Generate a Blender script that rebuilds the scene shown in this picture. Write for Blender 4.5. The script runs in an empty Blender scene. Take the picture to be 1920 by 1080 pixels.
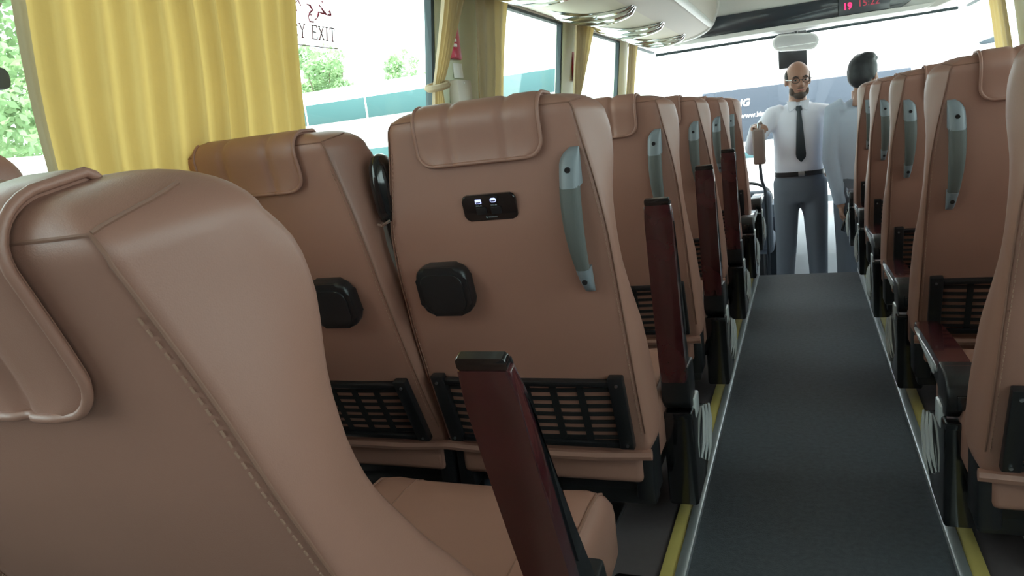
import bpy, bmesh, math, random
import numpy as np
from mathutils import Vector, Matrix

random.seed(7)
SC = bpy.context.scene
COL = SC.collection
R = math.radians

# ------------------------------------------------------------------ camera
cam_d = bpy.data.cameras.new('camera')
cam = bpy.data.objects.new('camera', cam_d)
COL.objects.link(cam)
cam_d.sensor_width = 36.0
cam_d.lens = 1380.0 / 1920.0 * 36.0
cam_d.clip_start = 0.02
cam_d.clip_end = 400
AX = Vector((0.92730704, 0.35597288, -0.11569339))
AYD = Vector((-0.0323991, -0.23159515, -0.97227259))
AF = Vector((-0.3728967, 0.90534358, -0.20322661))
mw = Matrix.Identity(4)
for i in range(3):
    mw[i][0] = AX[i]; mw[i][1] = -AYD[i]; mw[i][2] = -AF[i]
mw[2][3] = 0.95
cam.matrix_world = mw
SC.camera = cam

# ------------------------------------------------------------------ world (bright overcast sky) and exposure
W = bpy.data.worlds.new('world'); SC.world = W; W.use_nodes = True
bgn = W.node_tree.nodes['Background']
bgn.inputs[0].default_value = (0.93, 0.98, 1.0, 1)
bgn.inputs[1].default_value = 1.0
sun_d = bpy.data.lights.new('sun', 'SUN'); sun_d.energy = 3.2; sun_d.angle = R(1.0); sun_d.color = (1.0, 0.96, 0.88)
sun = bpy.data.objects.new('sun', sun_d); COL.objects.link(sun); sun.rotation_euler = (R(27), 0, 0); sun.location = (0, -20, 40)
SC.view_settings.view_transform = 'Standard'
SC.view_settings.look = 'None'
SC.view_settings.gamma = 1
SC.view_settings.use_curve_mapping = False
SC.view_settings.exposure = 2.28
try:
    SC.cycles.use_denoising = True
    SC.cycles.max_bounces = 12
    SC.cycles.diffuse_bounces = 6
    SC.cycles.transparent_max_bounces = 16
except Exception:
    pass

# ------------------------------------------------------------------ materials
def mat(name, col, rough=0.6, metal=0.0, spec=0.5, bump=0.0, bscale=200.0, var=0.0, vscale=6.0, coat=0.0, emit=None, estr=0.0, trans=0.0, tcol=None, sheen=0.0):
    m = bpy.data.materials.new(name); m.use_nodes = True
    nt = m.node_tree; b = nt.nodes['Principled BSDF']
    b.inputs['Base Color'].default_value = (*col, 1)
    b.inputs['Roughness'].default_value = rough
    b.inputs['Metallic'].default_value = metal
    b.inputs['Specular IOR Level'].default_value = spec
    if coat: b.inputs['Coat Weight'].default_value = coat; b.inputs['Coat Roughness'].default_value = 0.08
    if sheen: b.inputs['Sheen Weight'].default_value = sheen
    if emit:
        b.inputs['Emission Color'].default_value = (*emit, 1); b.inputs['Emission Strength'].default_value = estr
    tc = nt.nodes.new('ShaderNodeTexCoord')
    if var:
        n = nt.nodes.new('ShaderNodeTexNoise'); n.inputs['Scale'].default_value = vscale; n.inputs['Detail'].default_value = 5
        nt.links.new(tc.outputs['Object'], n.inputs['Vector'])
        mx = nt.nodes.new('ShaderNodeMix'); mx.data_type = 'RGBA'
        mx.inputs['A'].default_value = (*[c*(1-var) for c in col], 1)
        mx.inputs['B'].default_value = (*[min(1, c*(1+var)) for c in col], 1)
        nt.links.new(n.outputs['Fac'], mx.inputs['Factor'])
        nt.links.new(mx.outputs['Result'], b.inputs['Base Color'])
    if bump:
        n2 = nt.nodes.new('ShaderNodeTexNoise'); n2.inputs['Scale'].default_value = bscale; n2.inputs['Detail'].default_value = 3
        nt.links.new(tc.outputs['Object'], n2.inputs['Vector'])
        bp = nt.nodes.new('ShaderNodeBump'); bp.inputs['Strength'].default_value = bump; bp.inputs['Distance'].default_value = 0.002
        nt.links.new(n2.outputs['Fac'], bp.inputs['Height'])
        nt.links.new(bp.outputs['Normal'], b.inputs['Normal'])
    if trans:
        t = nt.nodes.new('ShaderNodeBsdfTranslucent'); t.inputs['Color'].default_value = (*(tcol or col), 1)
        ms = nt.nodes.new('ShaderNodeMixShader'); ms.inputs[0].default_value = trans
        nt.links.new(b.outputs[0], ms.inputs[1]); nt.links.new(t.outputs[0], ms.inputs[2])
        nt.links.new(ms.outputs[0], nt.nodes['Material Output'].inputs['Surface'])
    return m

def glass_mat(name, tint, refl=0.06):
    m = bpy.data.materials.new(name); m.use_nodes = True
    nt = m.node_tree; nt.nodes.remove(nt.nodes['Principled BSDF'])
    t = nt.nodes.new('ShaderNodeBsdfTransparent'); t.inputs[0].default_value = (*tint, 1)
    g = nt.nodes.new('ShaderNodeBsdfGlossy'); g.inputs['Roughness'].default_value = 0.02
    lw = nt.nodes.new('ShaderNodeLayerWeight'); lw.inputs['Blend'].default_value = 0.5
    pw = nt.nodes.new('ShaderNodeMath'); pw.operation = 'POWER'; pw.inputs[1].default_value = 5.0
    ad = nt.nodes.new('ShaderNodeMath'); ad.operation = 'MULTIPLY_ADD'; ad.inputs[1].default_value = 0.45; ad.inputs[2].default_value = refl*0.4
    nt.links.new(lw.outputs['Facing'], pw.inputs[0]); nt.links.new(pw.outputs[0], ad.inputs[0])
    ms = nt.nodes.new('ShaderNodeMixShader')
    nt.links.new(ad.outputs[0], ms.inputs[0]); nt.links.new(t.outputs[0], ms.inputs[1]); nt.links.new(g.outputs[0], ms.inputs[2])
    nt.links.new(ms.outputs[0], nt.nodes['Material Output'].inputs['Surface'])
    return m

M = {}
M['leather'] = mat('leather', (0.325, 0.163, 0.122), 0.42, spec=0.55, bump=0.12, bscale=900, var=0.06, vscale=9)
M['seam'] = mat('leather_seam', (0.24, 0.12, 0.085), 0.6)
M['stitch'] = mat('stitch_thread', (0.36, 0.21, 0.15), 0.7)
M['black'] = mat('black_plastic', (0.012, 0.012, 0.014), 0.35, bump=0.1, bscale=1200)
M['gloss_black'] = mat('gloss_black_plastic', (0.008, 0.008, 0.009), 0.14, coat=0.5)
M['net'] = mat('black_webbing', (0.010, 0.010, 0.011), 0.6)
M['wood'] = mat('maroon_wood', (0.056, 0.010, 0.013), 0.2, coat=1.0, var=0.55, vscale=14)
M['handle_cap'] = mat('grey_plastic', (0.20, 0.225, 0.25), 0.4)
M['handle_grip'] = mat('grey_rubber', (0.10, 0.105, 0.10), 0.62, bump=0.2, bscale=400)
M['silver'] = mat('silver_plastic', (0.62, 0.64, 0.65), 0.25, metal=0.25)
M['greypanel'] = mat('grey_side_panel', (0.34, 0.35, 0.36), 0.35)
M['chrome'] = mat('chrome', (0.75, 0.8, 0.8), 0.06, metal=1.0)
M['steel'] = mat('brushed_steel', (0.5, 0.52, 0.54), 0.3, metal=1.0)
M['alu'] = mat('aluminium_trim', (0.62, 0.66, 0.68), 0.32, metal=0.75)
M['yellow'] = mat('yellow_strip', (0.52, 0.42, 0.13), 0.5, var=0.1, vscale=30)
M['carpet'] = mat('dark_grey_carpet', (0.060, 0.070, 0.084), 0.66, spec=0.5, bump=1.0, bscale=330, var=0.50, vscale=75)
M['vinyl'] = mat('mauve_grey_vinyl', (0.095, 0.078, 0.082), 0.6, var=0.12, vscale=60)
M['lightgrey'] = mat('light_grey_vinyl', (0.55, 0.57, 0.60), 0.6, var=0.05)
M['wall'] = mat('side_wall_panel', (0.16, 0.155, 0.15), 0.6, var=0.04)
M['pillar'] = mat('pale_green_cream_panel', (0.62, 0.66, 0.50), 0.55)
M['ceiling'] = mat('white_ceiling', (0.74, 0.75, 0.72), 0.55)
M['rackcream'] = mat('cream_rack_panel', (0.66, 0.62, 0.50), 0.5)
M['rackbeige'] = mat('beige_rack_panel', (0.58, 0.53, 0.47), 0.5)
M['white'] = mat('white_plastic', (0.82, 0.83, 0.82), 0.35)
M['darkpanel'] = mat('dark_header_panel', (0.035, 0.045, 0.06), 0.2, coat=0.6)
M['rubber'] = mat('window_rubber', (0.02, 0.035, 0.04), 0.6)
M['curtain'] = mat('yellow_curtain', (0.44, 0.32, 0.13), 0.8, var=0.10, vscale=12, trans=0.36, tcol=(0.52, 0.35, 0.11), bump=0.3, bscale=90)
M['curtain2'] = mat('tan_curtain', (0.38, 0.32, 0.22), 0.85, var=0.08, vscale=12, trans=0.35, tcol=(0.62, 0.42, 0.15), bump=0.3, bscale=90)
M['hem'] = mat('grey_brown_hem', (0.27, 0.22, 0.15), 0.85, trans=0.2, tcol=(0.4, 0.32, 0.18))
M['red'] = mat('red_plastic', (0.45, 0.02, 0.06), 0.4)
M['redink'] = mat('red_lettering', (0.20, 0.005, 0.03), 0.6)
M['ink'] = mat('brown_red_lettering', (0.07, 0.015, 0.018), 0.6)
M['paper'] = mat('white_sticker', (0.85, 0.86, 0.85), 0.6)
M['icon'] = mat('lit_icon', (0.2, 0.25, 0.6), 0.5, emit=(0.45, 0.5, 1.0), estr=0.35)
M['dimtext'] = mat('small_print', (0.35, 0.42, 0.45), 0.6)
M['led'] = mat('red_led', (0.4, 0.0, 0.05), 0.5, emit=(1.0, 0.03, 0.12), estr=0.5)
M['leddim'] = mat('red_led_dim', (0.3, 0.05, 0.08), 0.5, emit=(0.8, 0.08, 0.14), estr=0.10)
M['display'] = mat('clock_display', (0.10, 0.11, 0.13), 0.2)
M['mirror'] = mat('mirror_glass', (0.9, 0.92, 0.92), 0.02, metal=1.0)
M['buswhite'] = mat('white_bus_paint', (0.86, 0.88, 0.88), 0.3, coat=0.3)
M['busdark'] = mat('dark_bus_glass', (0.050, 0.062, 0.080), 0.4, spec=0.2)
M['busteal'] = mat('teal_tinted_glass', (0.055, 0.115, 0.125), 0.4, spec=0.2)
M['asphalt'] = mat('asphalt', (0.46, 0.45, 0.43), 0.9, var=0.1, vscale=2)
M['tyre'] = mat('tyre_rubber', (0.02, 0.02, 0.02), 0.8)
M['leaf'] = mat('leaf_green', (0.22, 0.33, 0.18), 0.7, var=0.3, vscale=1.5, trans=0.4, tcol=(0.36, 0.48, 0.24))
M['bark'] = mat('bark', (0.16, 0.12, 0.09), 0.9, bump=0.6, bscale=30)
M['skin'] = mat('skin', (0.33, 0.17, 0.115), 0.5, var=0.05, vscale=20)
M['hair'] = mat('black_hair', (0.012, 0.013, 0.016), 0.55, bump=0.5, bscale=300)
M['stubble'] = mat('short_dark_hair', (0.035, 0.028, 0.025), 0.7)
M['beard'] = mat('beard', (0.07, 0.045, 0.035), 0.7)
M['shirt'] = mat('white_shirt', (0.72, 0.72, 0.80), 0.8, bump=0.35, bscale=35)
M['shirt2'] = mat('pale_grey_blue_shirt', (0.40, 0.45, 0.54), 0.8, bump=0.35, bscale=35)
M['trousers'] = mat('grey_trousers', (0.13, 0.145, 0.175), 0.85, bump=0.3, bscale=40)
M['tie'] = mat('black_tie', (0.012, 0.018, 0.025), 0.6)
M['shoe'] = mat('black_shoe', (0.01, 0.01, 0.01), 0.3)
M['lip'] = mat('lips', (0.30, 0.11, 0.09), 0.5)
M['eye'] = mat('eye', (0.30, 0.28, 0.26), 0.3)
M['taupe'] = mat('taupe_padding', (0.25, 0.19, 0.17), 0.6)
M['darkgrey'] = mat('dark_grey_fabric', (0.07, 0.085, 0.11), 0.8)
M['side_glass'] = glass_mat('tinted_side_glass', (0.88, 0.97, 0.95))
M['wind_glass'] = glass_mat('windscreen_glass', (0.93, 0.97, 0.98))

# ------------------------------------------------------------------ mesh helpers
def finish(bm, smooth=True, angle=40):
    bmesh.ops.recalc_face_normals(bm, faces=bm.faces[:])
    me = bpy.data.meshes.new('m'); bm.to_mesh(me); bm.free()
    if smooth:
        for p in me.polygons: p.use_smooth = True
        me.set_sharp_from_angle(angle=R(angle))
    return me

def ob(name, me, material=None, parent=None, loc=None, rot=None):
    if isinstance(me, bmesh.types.BMesh): me = finish(me)
    o = bpy.data.objects.new(name, me); COL.objects.link(o)
    if material is not None and me is not None and not me.materials: me.materials.append(M[material])
    if parent is not None: o.parent = parent
    if loc is not None: o.location = loc
    if rot is not None: o.rotation_euler = rot
    return o

def tag(o, label, cat, group=None):
    o['label'] = label; o['category'] = cat
    if group: o['group'] = group
    return o

def thing(name, label, cat, loc=(0, 0, 0), group=None, rot=None):
    o = bpy.data.objects.new(name, None); COL.objects.link(o); o.location = loc
    o.empty_display_size = 0.05
    if rot: o.rotation_euler = rot
    return tag(o, label, cat, group)

def struct(name, me, material, parent=None):
    o = ob(name, me, material, parent)
    if parent is None: o['kind'] = 'structure'
    return o

def box(bm, x0, x1, y0, y1, z0, z1, bev=0.0, seg=2):
    vs = [bm.verts.new((x, y, z)) for x in (x0, x1) for y in (y0, y1) for z in (z0, z1)]
    fs = [(0, 1, 3, 2), (4, 6, 7, 5), (0, 4, 5, 1), (2, 3, 7, 6), (0, 2, 6, 4), (1, 5, 7, 3)]
    faces = [bm.faces.new([vs[i] for i in f]) for f in fs]
    if bev > 0:
        es = list({e for f in faces for e in f.edges})
        bmesh.ops.bevel(bm, geom=es, offset=bev, segments=seg, profile=0.5, affect='EDGES', clamp_overlap=True)

def bx(x0, x1, y0, y1, z0, z1, bev=0.0, seg=2):
    bm = bmesh.new(); box(bm, x0, x1, y0, y1, z0, z1, bev, seg); return bm

def hexa(bm, c, bev=0.0, seg=2):
    """8 corners: order (x0y0z0, x0y0z1, x0y1z0, x0y1z1, x1y0z0, x1y0z1, x1y1z0, x1y1z1)"""
    vs = [bm.verts.new(p) for p in c]
    fs = [(0, 1, 3, 2), (4, 6, 7, 5), (0, 4, 5, 1), (2, 3, 7, 6), (0, 2, 6, 4), (1, 5, 7, 3)]
    faces = [bm.faces.new([vs[i] for i in f]) for f in fs]
    if bev > 0:
        es = list({e for f in faces for e in f.edges})
        bmesh.ops.bevel(bm, geom=es, offset=bev, segments=seg, profile=0.5, affect='EDGES', clamp_overlap=True)

def loft(bm, rings, close=True, cap=True):
    vr = [[bm.verts.new(p) for p in r] for r in rings]
    n = len(vr[0])
    for a, b in zip(vr, vr[1:]):
        for i in range(n if close else n-1):
            j = (i+1) % n
            try: bm.faces.new((a[i], a[j], b[j], b[i]))
            except ValueError: pass
    if cap and close:
        bm.faces.new(list(reversed(vr[0]))); bm.faces.new(vr[-1])
    return vr

def tube(bm, pts, rad, seg=8, up=Vector((0, 0, 1)), flat=1.0, cap=True):
    pts = [Vector(p) for p in pts]; n = len(pts)
    rad = [rad]*n if not isinstance(rad, (list, tuple)) else rad
    rings = []; prev = None
    for i, p in enumerate(pts):
        t = (pts[min(i+1, n-1)]-pts[max(i-1, 0)]).normalized()
        if prev is None:
            a = t.cross(up)
            if a.length < 1e-3: a = t.cross(Vector((1, 0, 0)))
            a.normalize()
        else:
            a = (prev - t*prev.dot(t)).normalized()
        prev = a; b = t.cross(a)
        r = rad[i]; rx, ry = r if isinstance(r, tuple) else (r, r*flat)
        rings.append([p + a*rx*math.cos(2*math.pi*k/seg) + b*ry*math.sin(2*math.pi*k/seg) for k in range(seg)])
    loft(bm, rings, True, cap)

def prism(bm, poly, axis, a0, a1, bev=0.0, seg=2):
    """extrude a 2D polygon along axis 'x','y','z'"""
    def P(u, v, w):
        return {'x': (w, u, v), 'y': (u, w, v), 'z': (u, v, w)}[axis]
    A = [bm.verts.new(P(u, v, a0)) for u, v in poly]; B = [bm.verts.new(P(u, v, a1)) for u, v in poly]
    n = len(poly); fs = [bm.faces.new(A), bm.faces.new(B)]
    for i in range(n): fs.append(bm.faces.new((A[i], A[(i+1) % n], B[(i+1) % n], B[i])))
    if bev > 0:
        es = list(fs[0].edges)+list(fs[1].edges)
        bmesh.ops.bevel(bm, geom=es, offset=bev, segments=seg, profile=0.5, affect='EDGES', clamp_overlap=True)

def rrect(x0, x1, z0, z1, r, n=5):
    out = []
    for cx, cz, a0 in ((x1-r, z0+r, -90), (x1-r, z1-r, 0), (x0+r, z1-r, 90), (x0+r, z0+r, 180)):
        for k in range(n+1):
            a = R(a0+90*k/n); out.append((cx+r*math.cos(a), cz+r*math.sin(a)))
    return out

def disc(bm, c, r, axis, d, seg=12):
    poly = [(r*math.cos(2*math.pi*k/seg), r*math.sin(2*math.pi*k/seg)) for k in range(seg)]
    c = Vector(c)
    if axis == 'y': prism(bm, [(c.x+u, c.z+v) for u, v in poly], 'y', c.y, c.y+d)
    elif axis == 'x': prism(bm, [(c.y+u, c.z+v) for u, v in poly], 'x', c.x, c.x+d)
    else: prism(bm, [(c.x+u, c.y+v) for u, v in poly], 'z', c.z, c.z+d)

def textmesh(s, size, extrude=0.0005, shear=0.0, bold=0.0, align='LEFT'):
    cu = bpy.data.curves.new('t', 'FONT'); cu.body = s; cu.size = size; cu.extrude = extrude; cu.shear = shear; cu.offset = bold
    cu.align_x = align; cu.resolution_u = 3
    o = bpy.data.objects.new('t', cu); COL.objects.link(o)
    dg = bpy.context.evaluated_depsgraph_get()
    me = bpy.data.meshes.new_from_object(o.evaluated_get(dg))
    bpy.data.objects.remove(o); bpy.data.curves.remove(cu)
    me.materials.clear()
    return me

def smoothtab(xs, ys, n=61, it=2):
    g = np.linspace(xs[0], xs[-1], n); v = np.interp(g, xs, ys)
    for _ in range(it):
        w = v.copy(); w[1:-1] = (v[:-2]+2*v[1:-1]+v[2:])/4; v = w
    return lambda s: float(np.interp(s, g, v))

# ------------------------------------------------------------------ setting: shell of the coach
YB, YF = -3.2, 6.9          # back wall / windscreen foot
FLOOR_F = -0.55             # driver's well
def xw(z):                  # half width of the shell at height z (walls lean in above the sill)
    return 1.265 - max(0, z-0.82)*0.14

st = struct
o = st('floor', bx(-0.258, 0.258, YB, 4.34, -0.06, 0.0, 0.004), 'carpet')
bm = bmesh.new(); box(bm, -1.26, -0.30, YB, 5.12, -0.06, -0.002); o = st('floor.001', bm, 'vinyl')
bm = bmesh.new(); box(bm, 0.30, 1.26, YB, 5.12, -0.06, -0.002); o = st('floor.002', bm, 'vinyl')
bm = bmesh.new(); box(bm, -1.30, 1.30, 4.30, 7.1, FLOOR_F-0.06, FLOOR_F); st('floor.003', bm, 'lightgrey')
bm = bmesh.new(); box(bm, -0.30, 0.30, 4.30, 4.34, FLOOR_F, -0.008, 0.004); st('trim_1', bm, 'lightgrey')
n = 2
for s in (-1, 1):
    bm = bmesh.new(); a, b = sorted((s*0.256, s*0.280)); box(bm, a, b, YB, 4.34, -0.03, 0.012, 0.004); o = st('trim_%d' % n, bm, 'alu'); n += 1
    bm = bmesh.new(); a, b = sorted((s*0.2805, s*0.312)); box(bm, a, b, YB, 4.34, -0.03, 0.006, 0.002); o = st('trim_%d' % n, bm, 'yellow'); n += 1
    # platform side towards the driver's well
    bm = bmesh.new(); a, b = sorted((s*0.30, s*0.33)); box(bm, a, b, 4.34, 5.12, FLOOR_F, -0.061, 0.002); st('trim_%d' % n, bm, 'lightgrey'); n += 1
    bm = bmesh.new(); a, b = sorted((s*0.30, s*1.25)); box(bm, a, b, 5.12, 5.15, FLOOR_F, 0.0, 0.002); st('trim_%d' % n, bm, 'lightgrey'); n += 1

# walls: lower panel, upper rail, pillars
SPANS = {-1: [(-2.9, -0.95), (-0.80, 2.47), (2.93, 4.00), (4.26, 5.38), (5.62, 6.75)],
         1: [(-2.9, -0.95), (-0.80, 1.15), (1.35, 2.95), (3.15, 5.02), (5.40, 6.75)]}
ZS, ZT = 0.80, 1.50
def slab(bm, s, y0, y1, z0, z1, t0=0.0, t1=0.04, bev=0.0):
    c = []
    for yy in (y0, y1):
        pass
    def X(z, t): return s*(xw(z)+t)
    pts = []
    for t in (t0, t1):
        for y in (y0, y1):
            for z in (z0, z1):
                pts.append((X(z, t), y, z))
    hexa(bm, pts, bev)
for s, nm in ((-1, 'wall_left'), (1, 'wall_right')):
    bm = bmesh.new()
    slab(bm, s, YB, 6.75, FLOOR_F, ZS)
    w = st(nm, bm, 'wall')
    bm = bmesh.new(); slab(bm, s, YB, 6.75, ZT, 1.95); st(nm+'_top', bm, 'rackbeige')
    edges = [YB]+[e for sp in SPANS[s] for e in sp][:-1]
    for k in range(0, len(edges), 2):
        bm = bmesh.new(); slab(bm, s, edges[k], edges[k+1], ZS, ZT); ob('pillar', bm, 'pillar', w)
    for k, (a, b) in enumerate(SPANS[s]):
        bm = bmesh.new(); slab(bm, s, a, b, ZS, ZT, 0.018, 0.023)
        g = st('window_%d' % (k+1 + (5 if s > 0 else 0)), bm, 'side_glass')
        bm = bmesh.new(); t = 0.024
        slab(bm, s, a, a+t, ZS, ZT, 0.004, 0.03)
        if k < 4: slab(bm, s, b-t, b, ZS, ZT, 0.004, 0.03)
        slab(bm, s, a+t, b-t, ZS, ZS+t, 0.004, 0.03); slab(bm, s, a+t, b-t, ZT-0.012, ZT, 0.004, 0.03)
        ob('rubber_frame', bm, 'rubber', g)
bm = bmesh.new(); box(bm, -1.3, 1.3, YB-0.05, YB, -0.06, 1.95); st('wall_back', bm, 'wall')
# ceiling: shallow arch
rings = []
for y in (YB, 6.3):
    r = []
    for k in range(13):
        u = -1+2*k/12; r.append((u*1.15, y, 1.95-0.10*u*u))
    for k in range(13):
        u = 1-2*k/12; r.append((u*1.15, y, 2.0-0.10*u*u))
    rings.append(r)
bm = bmesh.new(); loft(bm, rings); st('ceiling', bm, 'ceiling')

# windscreen
bm = bmesh.new()
NW = 14
front = []
for k in range(NW+1):
    u = -1+2*k/NW
    front.append((u*1.19, 0.35*(u**4)))
rings = []
for z, yy in ((0.12, 6.95), (0.9, 6.85), (1.75, 6.62)):
    r = [(x, yy-d, z) for x, d in front]+[(x, yy-d+0.006, z) for x, d in reversed(front)]
    rings.append(r)
loft(bm, rings); wi = st('window_11', bm, 'wind_glass')
bm = bmesh.new()
rings = [[(x, 6.95-d, z) for x, d in front]+[(x, 7.0-d, z) for x, d in reversed(front)] for z in (FLOOR_F, 0.12)]
loft(bm, rings); st('wall_front', bm, 'lightgrey')
bm = bmesh.new(); loft(bm, [[(x, 6.60-d, z) for x, d in front]+[(x, 6.66-d, z) for x, d in reversed(front)] for z in (1.74, 2.0)]); st('wall_front_top', bm, 'white')

# front header bulkhead with the dark inset
hp = thing('front_header_panel', 'white front bulkhead with a long dark inset panel above the windscreen', 'header panel', (0, 5.45, 1.40))
bm = bmesh.new()
prism(bm, [(-1.14, 0.50), (-1.14, 0.12), (-0.80, 0.015), (0.80, 0.015), (1.14, 0.12), (1.14, 0.50)], 'y', 0.02, 0.30, 0.012)
ob('bulkhead', bm, 'white', hp)
def pill(x0, x1, z0, z1, e, n=8):
    pts = []
    for k in range(n+1):
        a = k/n; pts.append((x1-e*(1-a)**2*1.0 if False else x1 - e*(1-math.sin(a*math.pi/2)), z0+(z1-z0)*(1-math.cos(a*math.pi/2))))
    for k in range(n+1):
        a = 1-k/n; pts.append((x0 + e*(1-math.sin(a*math.pi/2)), z0+(z1-z0)*(1-math.cos(a*math.pi/2))))
    return pts
bm = bmesh.new(); prism(bm, pill(-0.72, 0.70, 0.035, 0.165, 0.16), 'y', 0.0, 0.03, 0.006); ip = ob('inset_panel', bm, 'darkpanel', hp)
bm = bmesh.new(); prism(bm, pill(-0.80, 0.78, 0.012, 0.04, 0.10), 'y', -0.03, 0.03, 0.006); ob('lower_lip', bm, 'white', hp)
ck = thing('clock_display', 'dark grey digital clock with red digits in the dark header panel', 'clock', (0.385, 5.446, 1.443))
ob('case', bx(-0.145, 0.15, -0.012, 0.004, 0.0, 0.11, 0.004), 'display', ck)
ob('bright_digits', textmesh('19', 0.055, 0.0008, bold=0.002), 'led', ck, (-0.12, -0.0135, 0.035), (R(90), 0, 0))
ob('dim_digits', textmesh('15:22', 0.058, 0.0008), 'leddim', ck, (-0.035, -0.0135, 0.04), (R(90), 0, 0))

# roller blind bar across the windscreen
rb = thing('sun_blind_bar', 'thin dark sun blind bar running across the top of the windscreen', 'blind', (0, 6.18, 1.44))
bm = bmesh.new(); tube(bm, [(-1.07, 0, -0.01), (1.03, 0, 0.005)], 0.011, 10); ob('bar', bm, 'rubber', rb)
for x in (-1.06, 1.02):
    bm = bmesh.new(); tube(bm, [(x, 0, 0), (x, 0.02, 0.10), (x, 0.1, 0.33)], 0.006, 6); ob('bracket', bm, 'white', rb)

# interior mirror and the black box behind it
mr = thing('interior_mirror', 'wide oval interior mirror hanging below the front header', 'mirror', (-0.02, 5.70, 1.345))
bm = bmesh.new(); prism(bm, rrect(-0.155, 0.145, -0.055, 0.055, 0.054, 6), 'y', 0, 0.03, 0.008); ob('housing', bm, 'white', mr, rot=(R(-10), R(5), 0))
bm = bmesh.new(); prism(bm, rrect(-0.14, 0.13, -0.043, 0.043, 0.042, 6), 'y', -0.004, 0.0005); ob('mirror_glass', bm, 'mirror', mr, rot=(R(-10), R(5), 0))
bm = bmesh.new(); tube(bm, [(0, 0.02, 0.02), (0, 0.025, 0.06), (0, 0.02, 0.075)], 0.012, 8); ob('arm', bm, 'black', mr)
bb = thing('dashcam_box', 'black rectangular box hanging behind the oval interior mirror', 'box', (-0.05, 6.1, 1.19))
ob('body', bx(-0.10, 0.10, 0, 0.05, 0.0, 0.30, 0.01), 'black', bb)
ob('lens', (lambda b: (disc(b, (0.0, -0.008, 0.24), 0.02, 'y', 0.012), b)[1])(bmesh.new()), 'gloss_black', bb)

# ------------------------------------------------------------------ luggage racks
RP = [(-1.185, 1.515), (-1.06, 1.478), (-0.87, 1.432), (-0.69, 1.432), (-0.56, 1.475), (-0.505, 1.56), (-0.487, 1.66), (-0.50, 1.80), (-0.56, 1.905)]
def offs(pts, d):
    out = []
    for i, p in enumerate(pts):
        a = Vector(pts[max(i-1, 0)]); b = Vector(pts[min(i+1, len(pts)-1)]); t = (b-a).normalized()
        out.append((p[0]-t.y*-d*-1, p[1]+t.x*d*-1) if False else (p[0]+t.y*d, p[1]-t.x*d))
    return out
def fine(pts, n=6):
    out = []
    for i in range(len(pts)-1):
        p0 = Vector(pts[max(i-1, 0)]); p1 = Vector(pts[i]); p2 = Vector(pts[i+1]); p3 = Vector(pts[min(i+2, len(pts)-1)])
        for k in range(n):
            t = k/n
            out.append(tuple(0.5*((2*p1)+(p2-p0)*t+(2*p0-5*p1+4*p2-p3)*t*t+(3*p1-p0-3*p2+p3)*t**3)))
    out.append(tuple(pts[-1])); return out
def strip(bm, s, pts, y0, y1, th, bev=0.0):
    inner = offs(pts, -th)
    poly = [(s*x, z) for x, z in pts]+[(s*x, z) for x, z in reversed(inner)]
    prism(bm, poly, 'y', y0, y1, bev)
for s, yend, lab in ((1, 5.25, 'cream overhead luggage rack with chrome ribs above the left windows'), (-1, 4.35, 'cream overhead luggage rack above the right hand windows')):
    rk = thing('luggage_rack', lab, 'luggage rack')
    full = fine(RP)
    bm = bmesh.new(); strip(bm, s, full[:7], YB, yend, 0.012); ob('wall_band', bm, 'rackbeige', rk)
    bm = bmesh.new(); strip(bm, s, full[6:19], YB, yend, 0.012); ob('underside', bm, 'rackcream', rk)
    bm = bmesh.new(); strip(bm, s, full[18:25], YB, yend, 0.012); ob('edge_band', bm, 'rackbeige', rk)
    bm = bmesh.new(); strip(bm, s, full[24:], YB, yend, 0.012); ob('front_panel', bm, 'rackbeige', rk)
    bm = bmesh.new(); tube(bm, [(s*-0.535, YB+0.02, 1.497), (s*-0.535, yend-0.09, 1.497), (s*-0.535, yend-0.05, 1.50)], 0.021, 10); ob('handrail', bm, 'white', rk)
    # rounded end frame
    bm = bmesh.new(); o2 = offs(full[3:], 0.010); i2 = offs(full[3:], -0.035)
    prism(bm, [(s*x, z) for x, z in o2]+[(s*x, z) for x, z in reversed(i2)], 'y', yend-0.02, yend+0.035, 0.008); ob('end_frame', bm, 'white', rk)
    bm = bmesh.new(); prism(bm, [(s*x, z) for x, z in full]+[(s*-1.13, 1.86)], 'y', yend-0.012, yend-0.004); ob('end_panel', bm, 'white', rk)
    for yc in ((2.62, 3.42, 4.17, 4.97) if s > 0 else (2.6, 3.4, 4.15)):
        sl = full[6:20]
        bm = bmesh.new()
        n = len(sl)
        for (dy0, dy1, h) in ((-0.055, -0.030, 0.014), (-0.026, 0.004, 0.034), (0.008, 0.034, 0.046)):
            up = offs(sl, 0.0); dn = []
            base = offs(sl, h)
            for i, (p, q) in enumerate(zip(sl, base)):
                f = math.sin(math.pi*min(1, max(0, i/(n-1))))**0.4
                dn.append((p[0]+(q[0]-p[0])*f, p[1]+(q[1]-p[1])*f-0.001))
            poly = [(s*x, z) for x, z in dn]+[(s*x, z+0.004) for x, z in reversed(sl)]
            prism(bm, poly, 'y', yc+dy0, yc+dy1, 0.002)
        ob('chrome_rib', bm, 'chrome', rk)
        bm = bmesh.new(); strip(bm, s, offs(sl[1:-1], 0.002), yc-0.055, yc+0.045, 0.003); ob('vent_slot', bm, 'busteal', rk)

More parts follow.
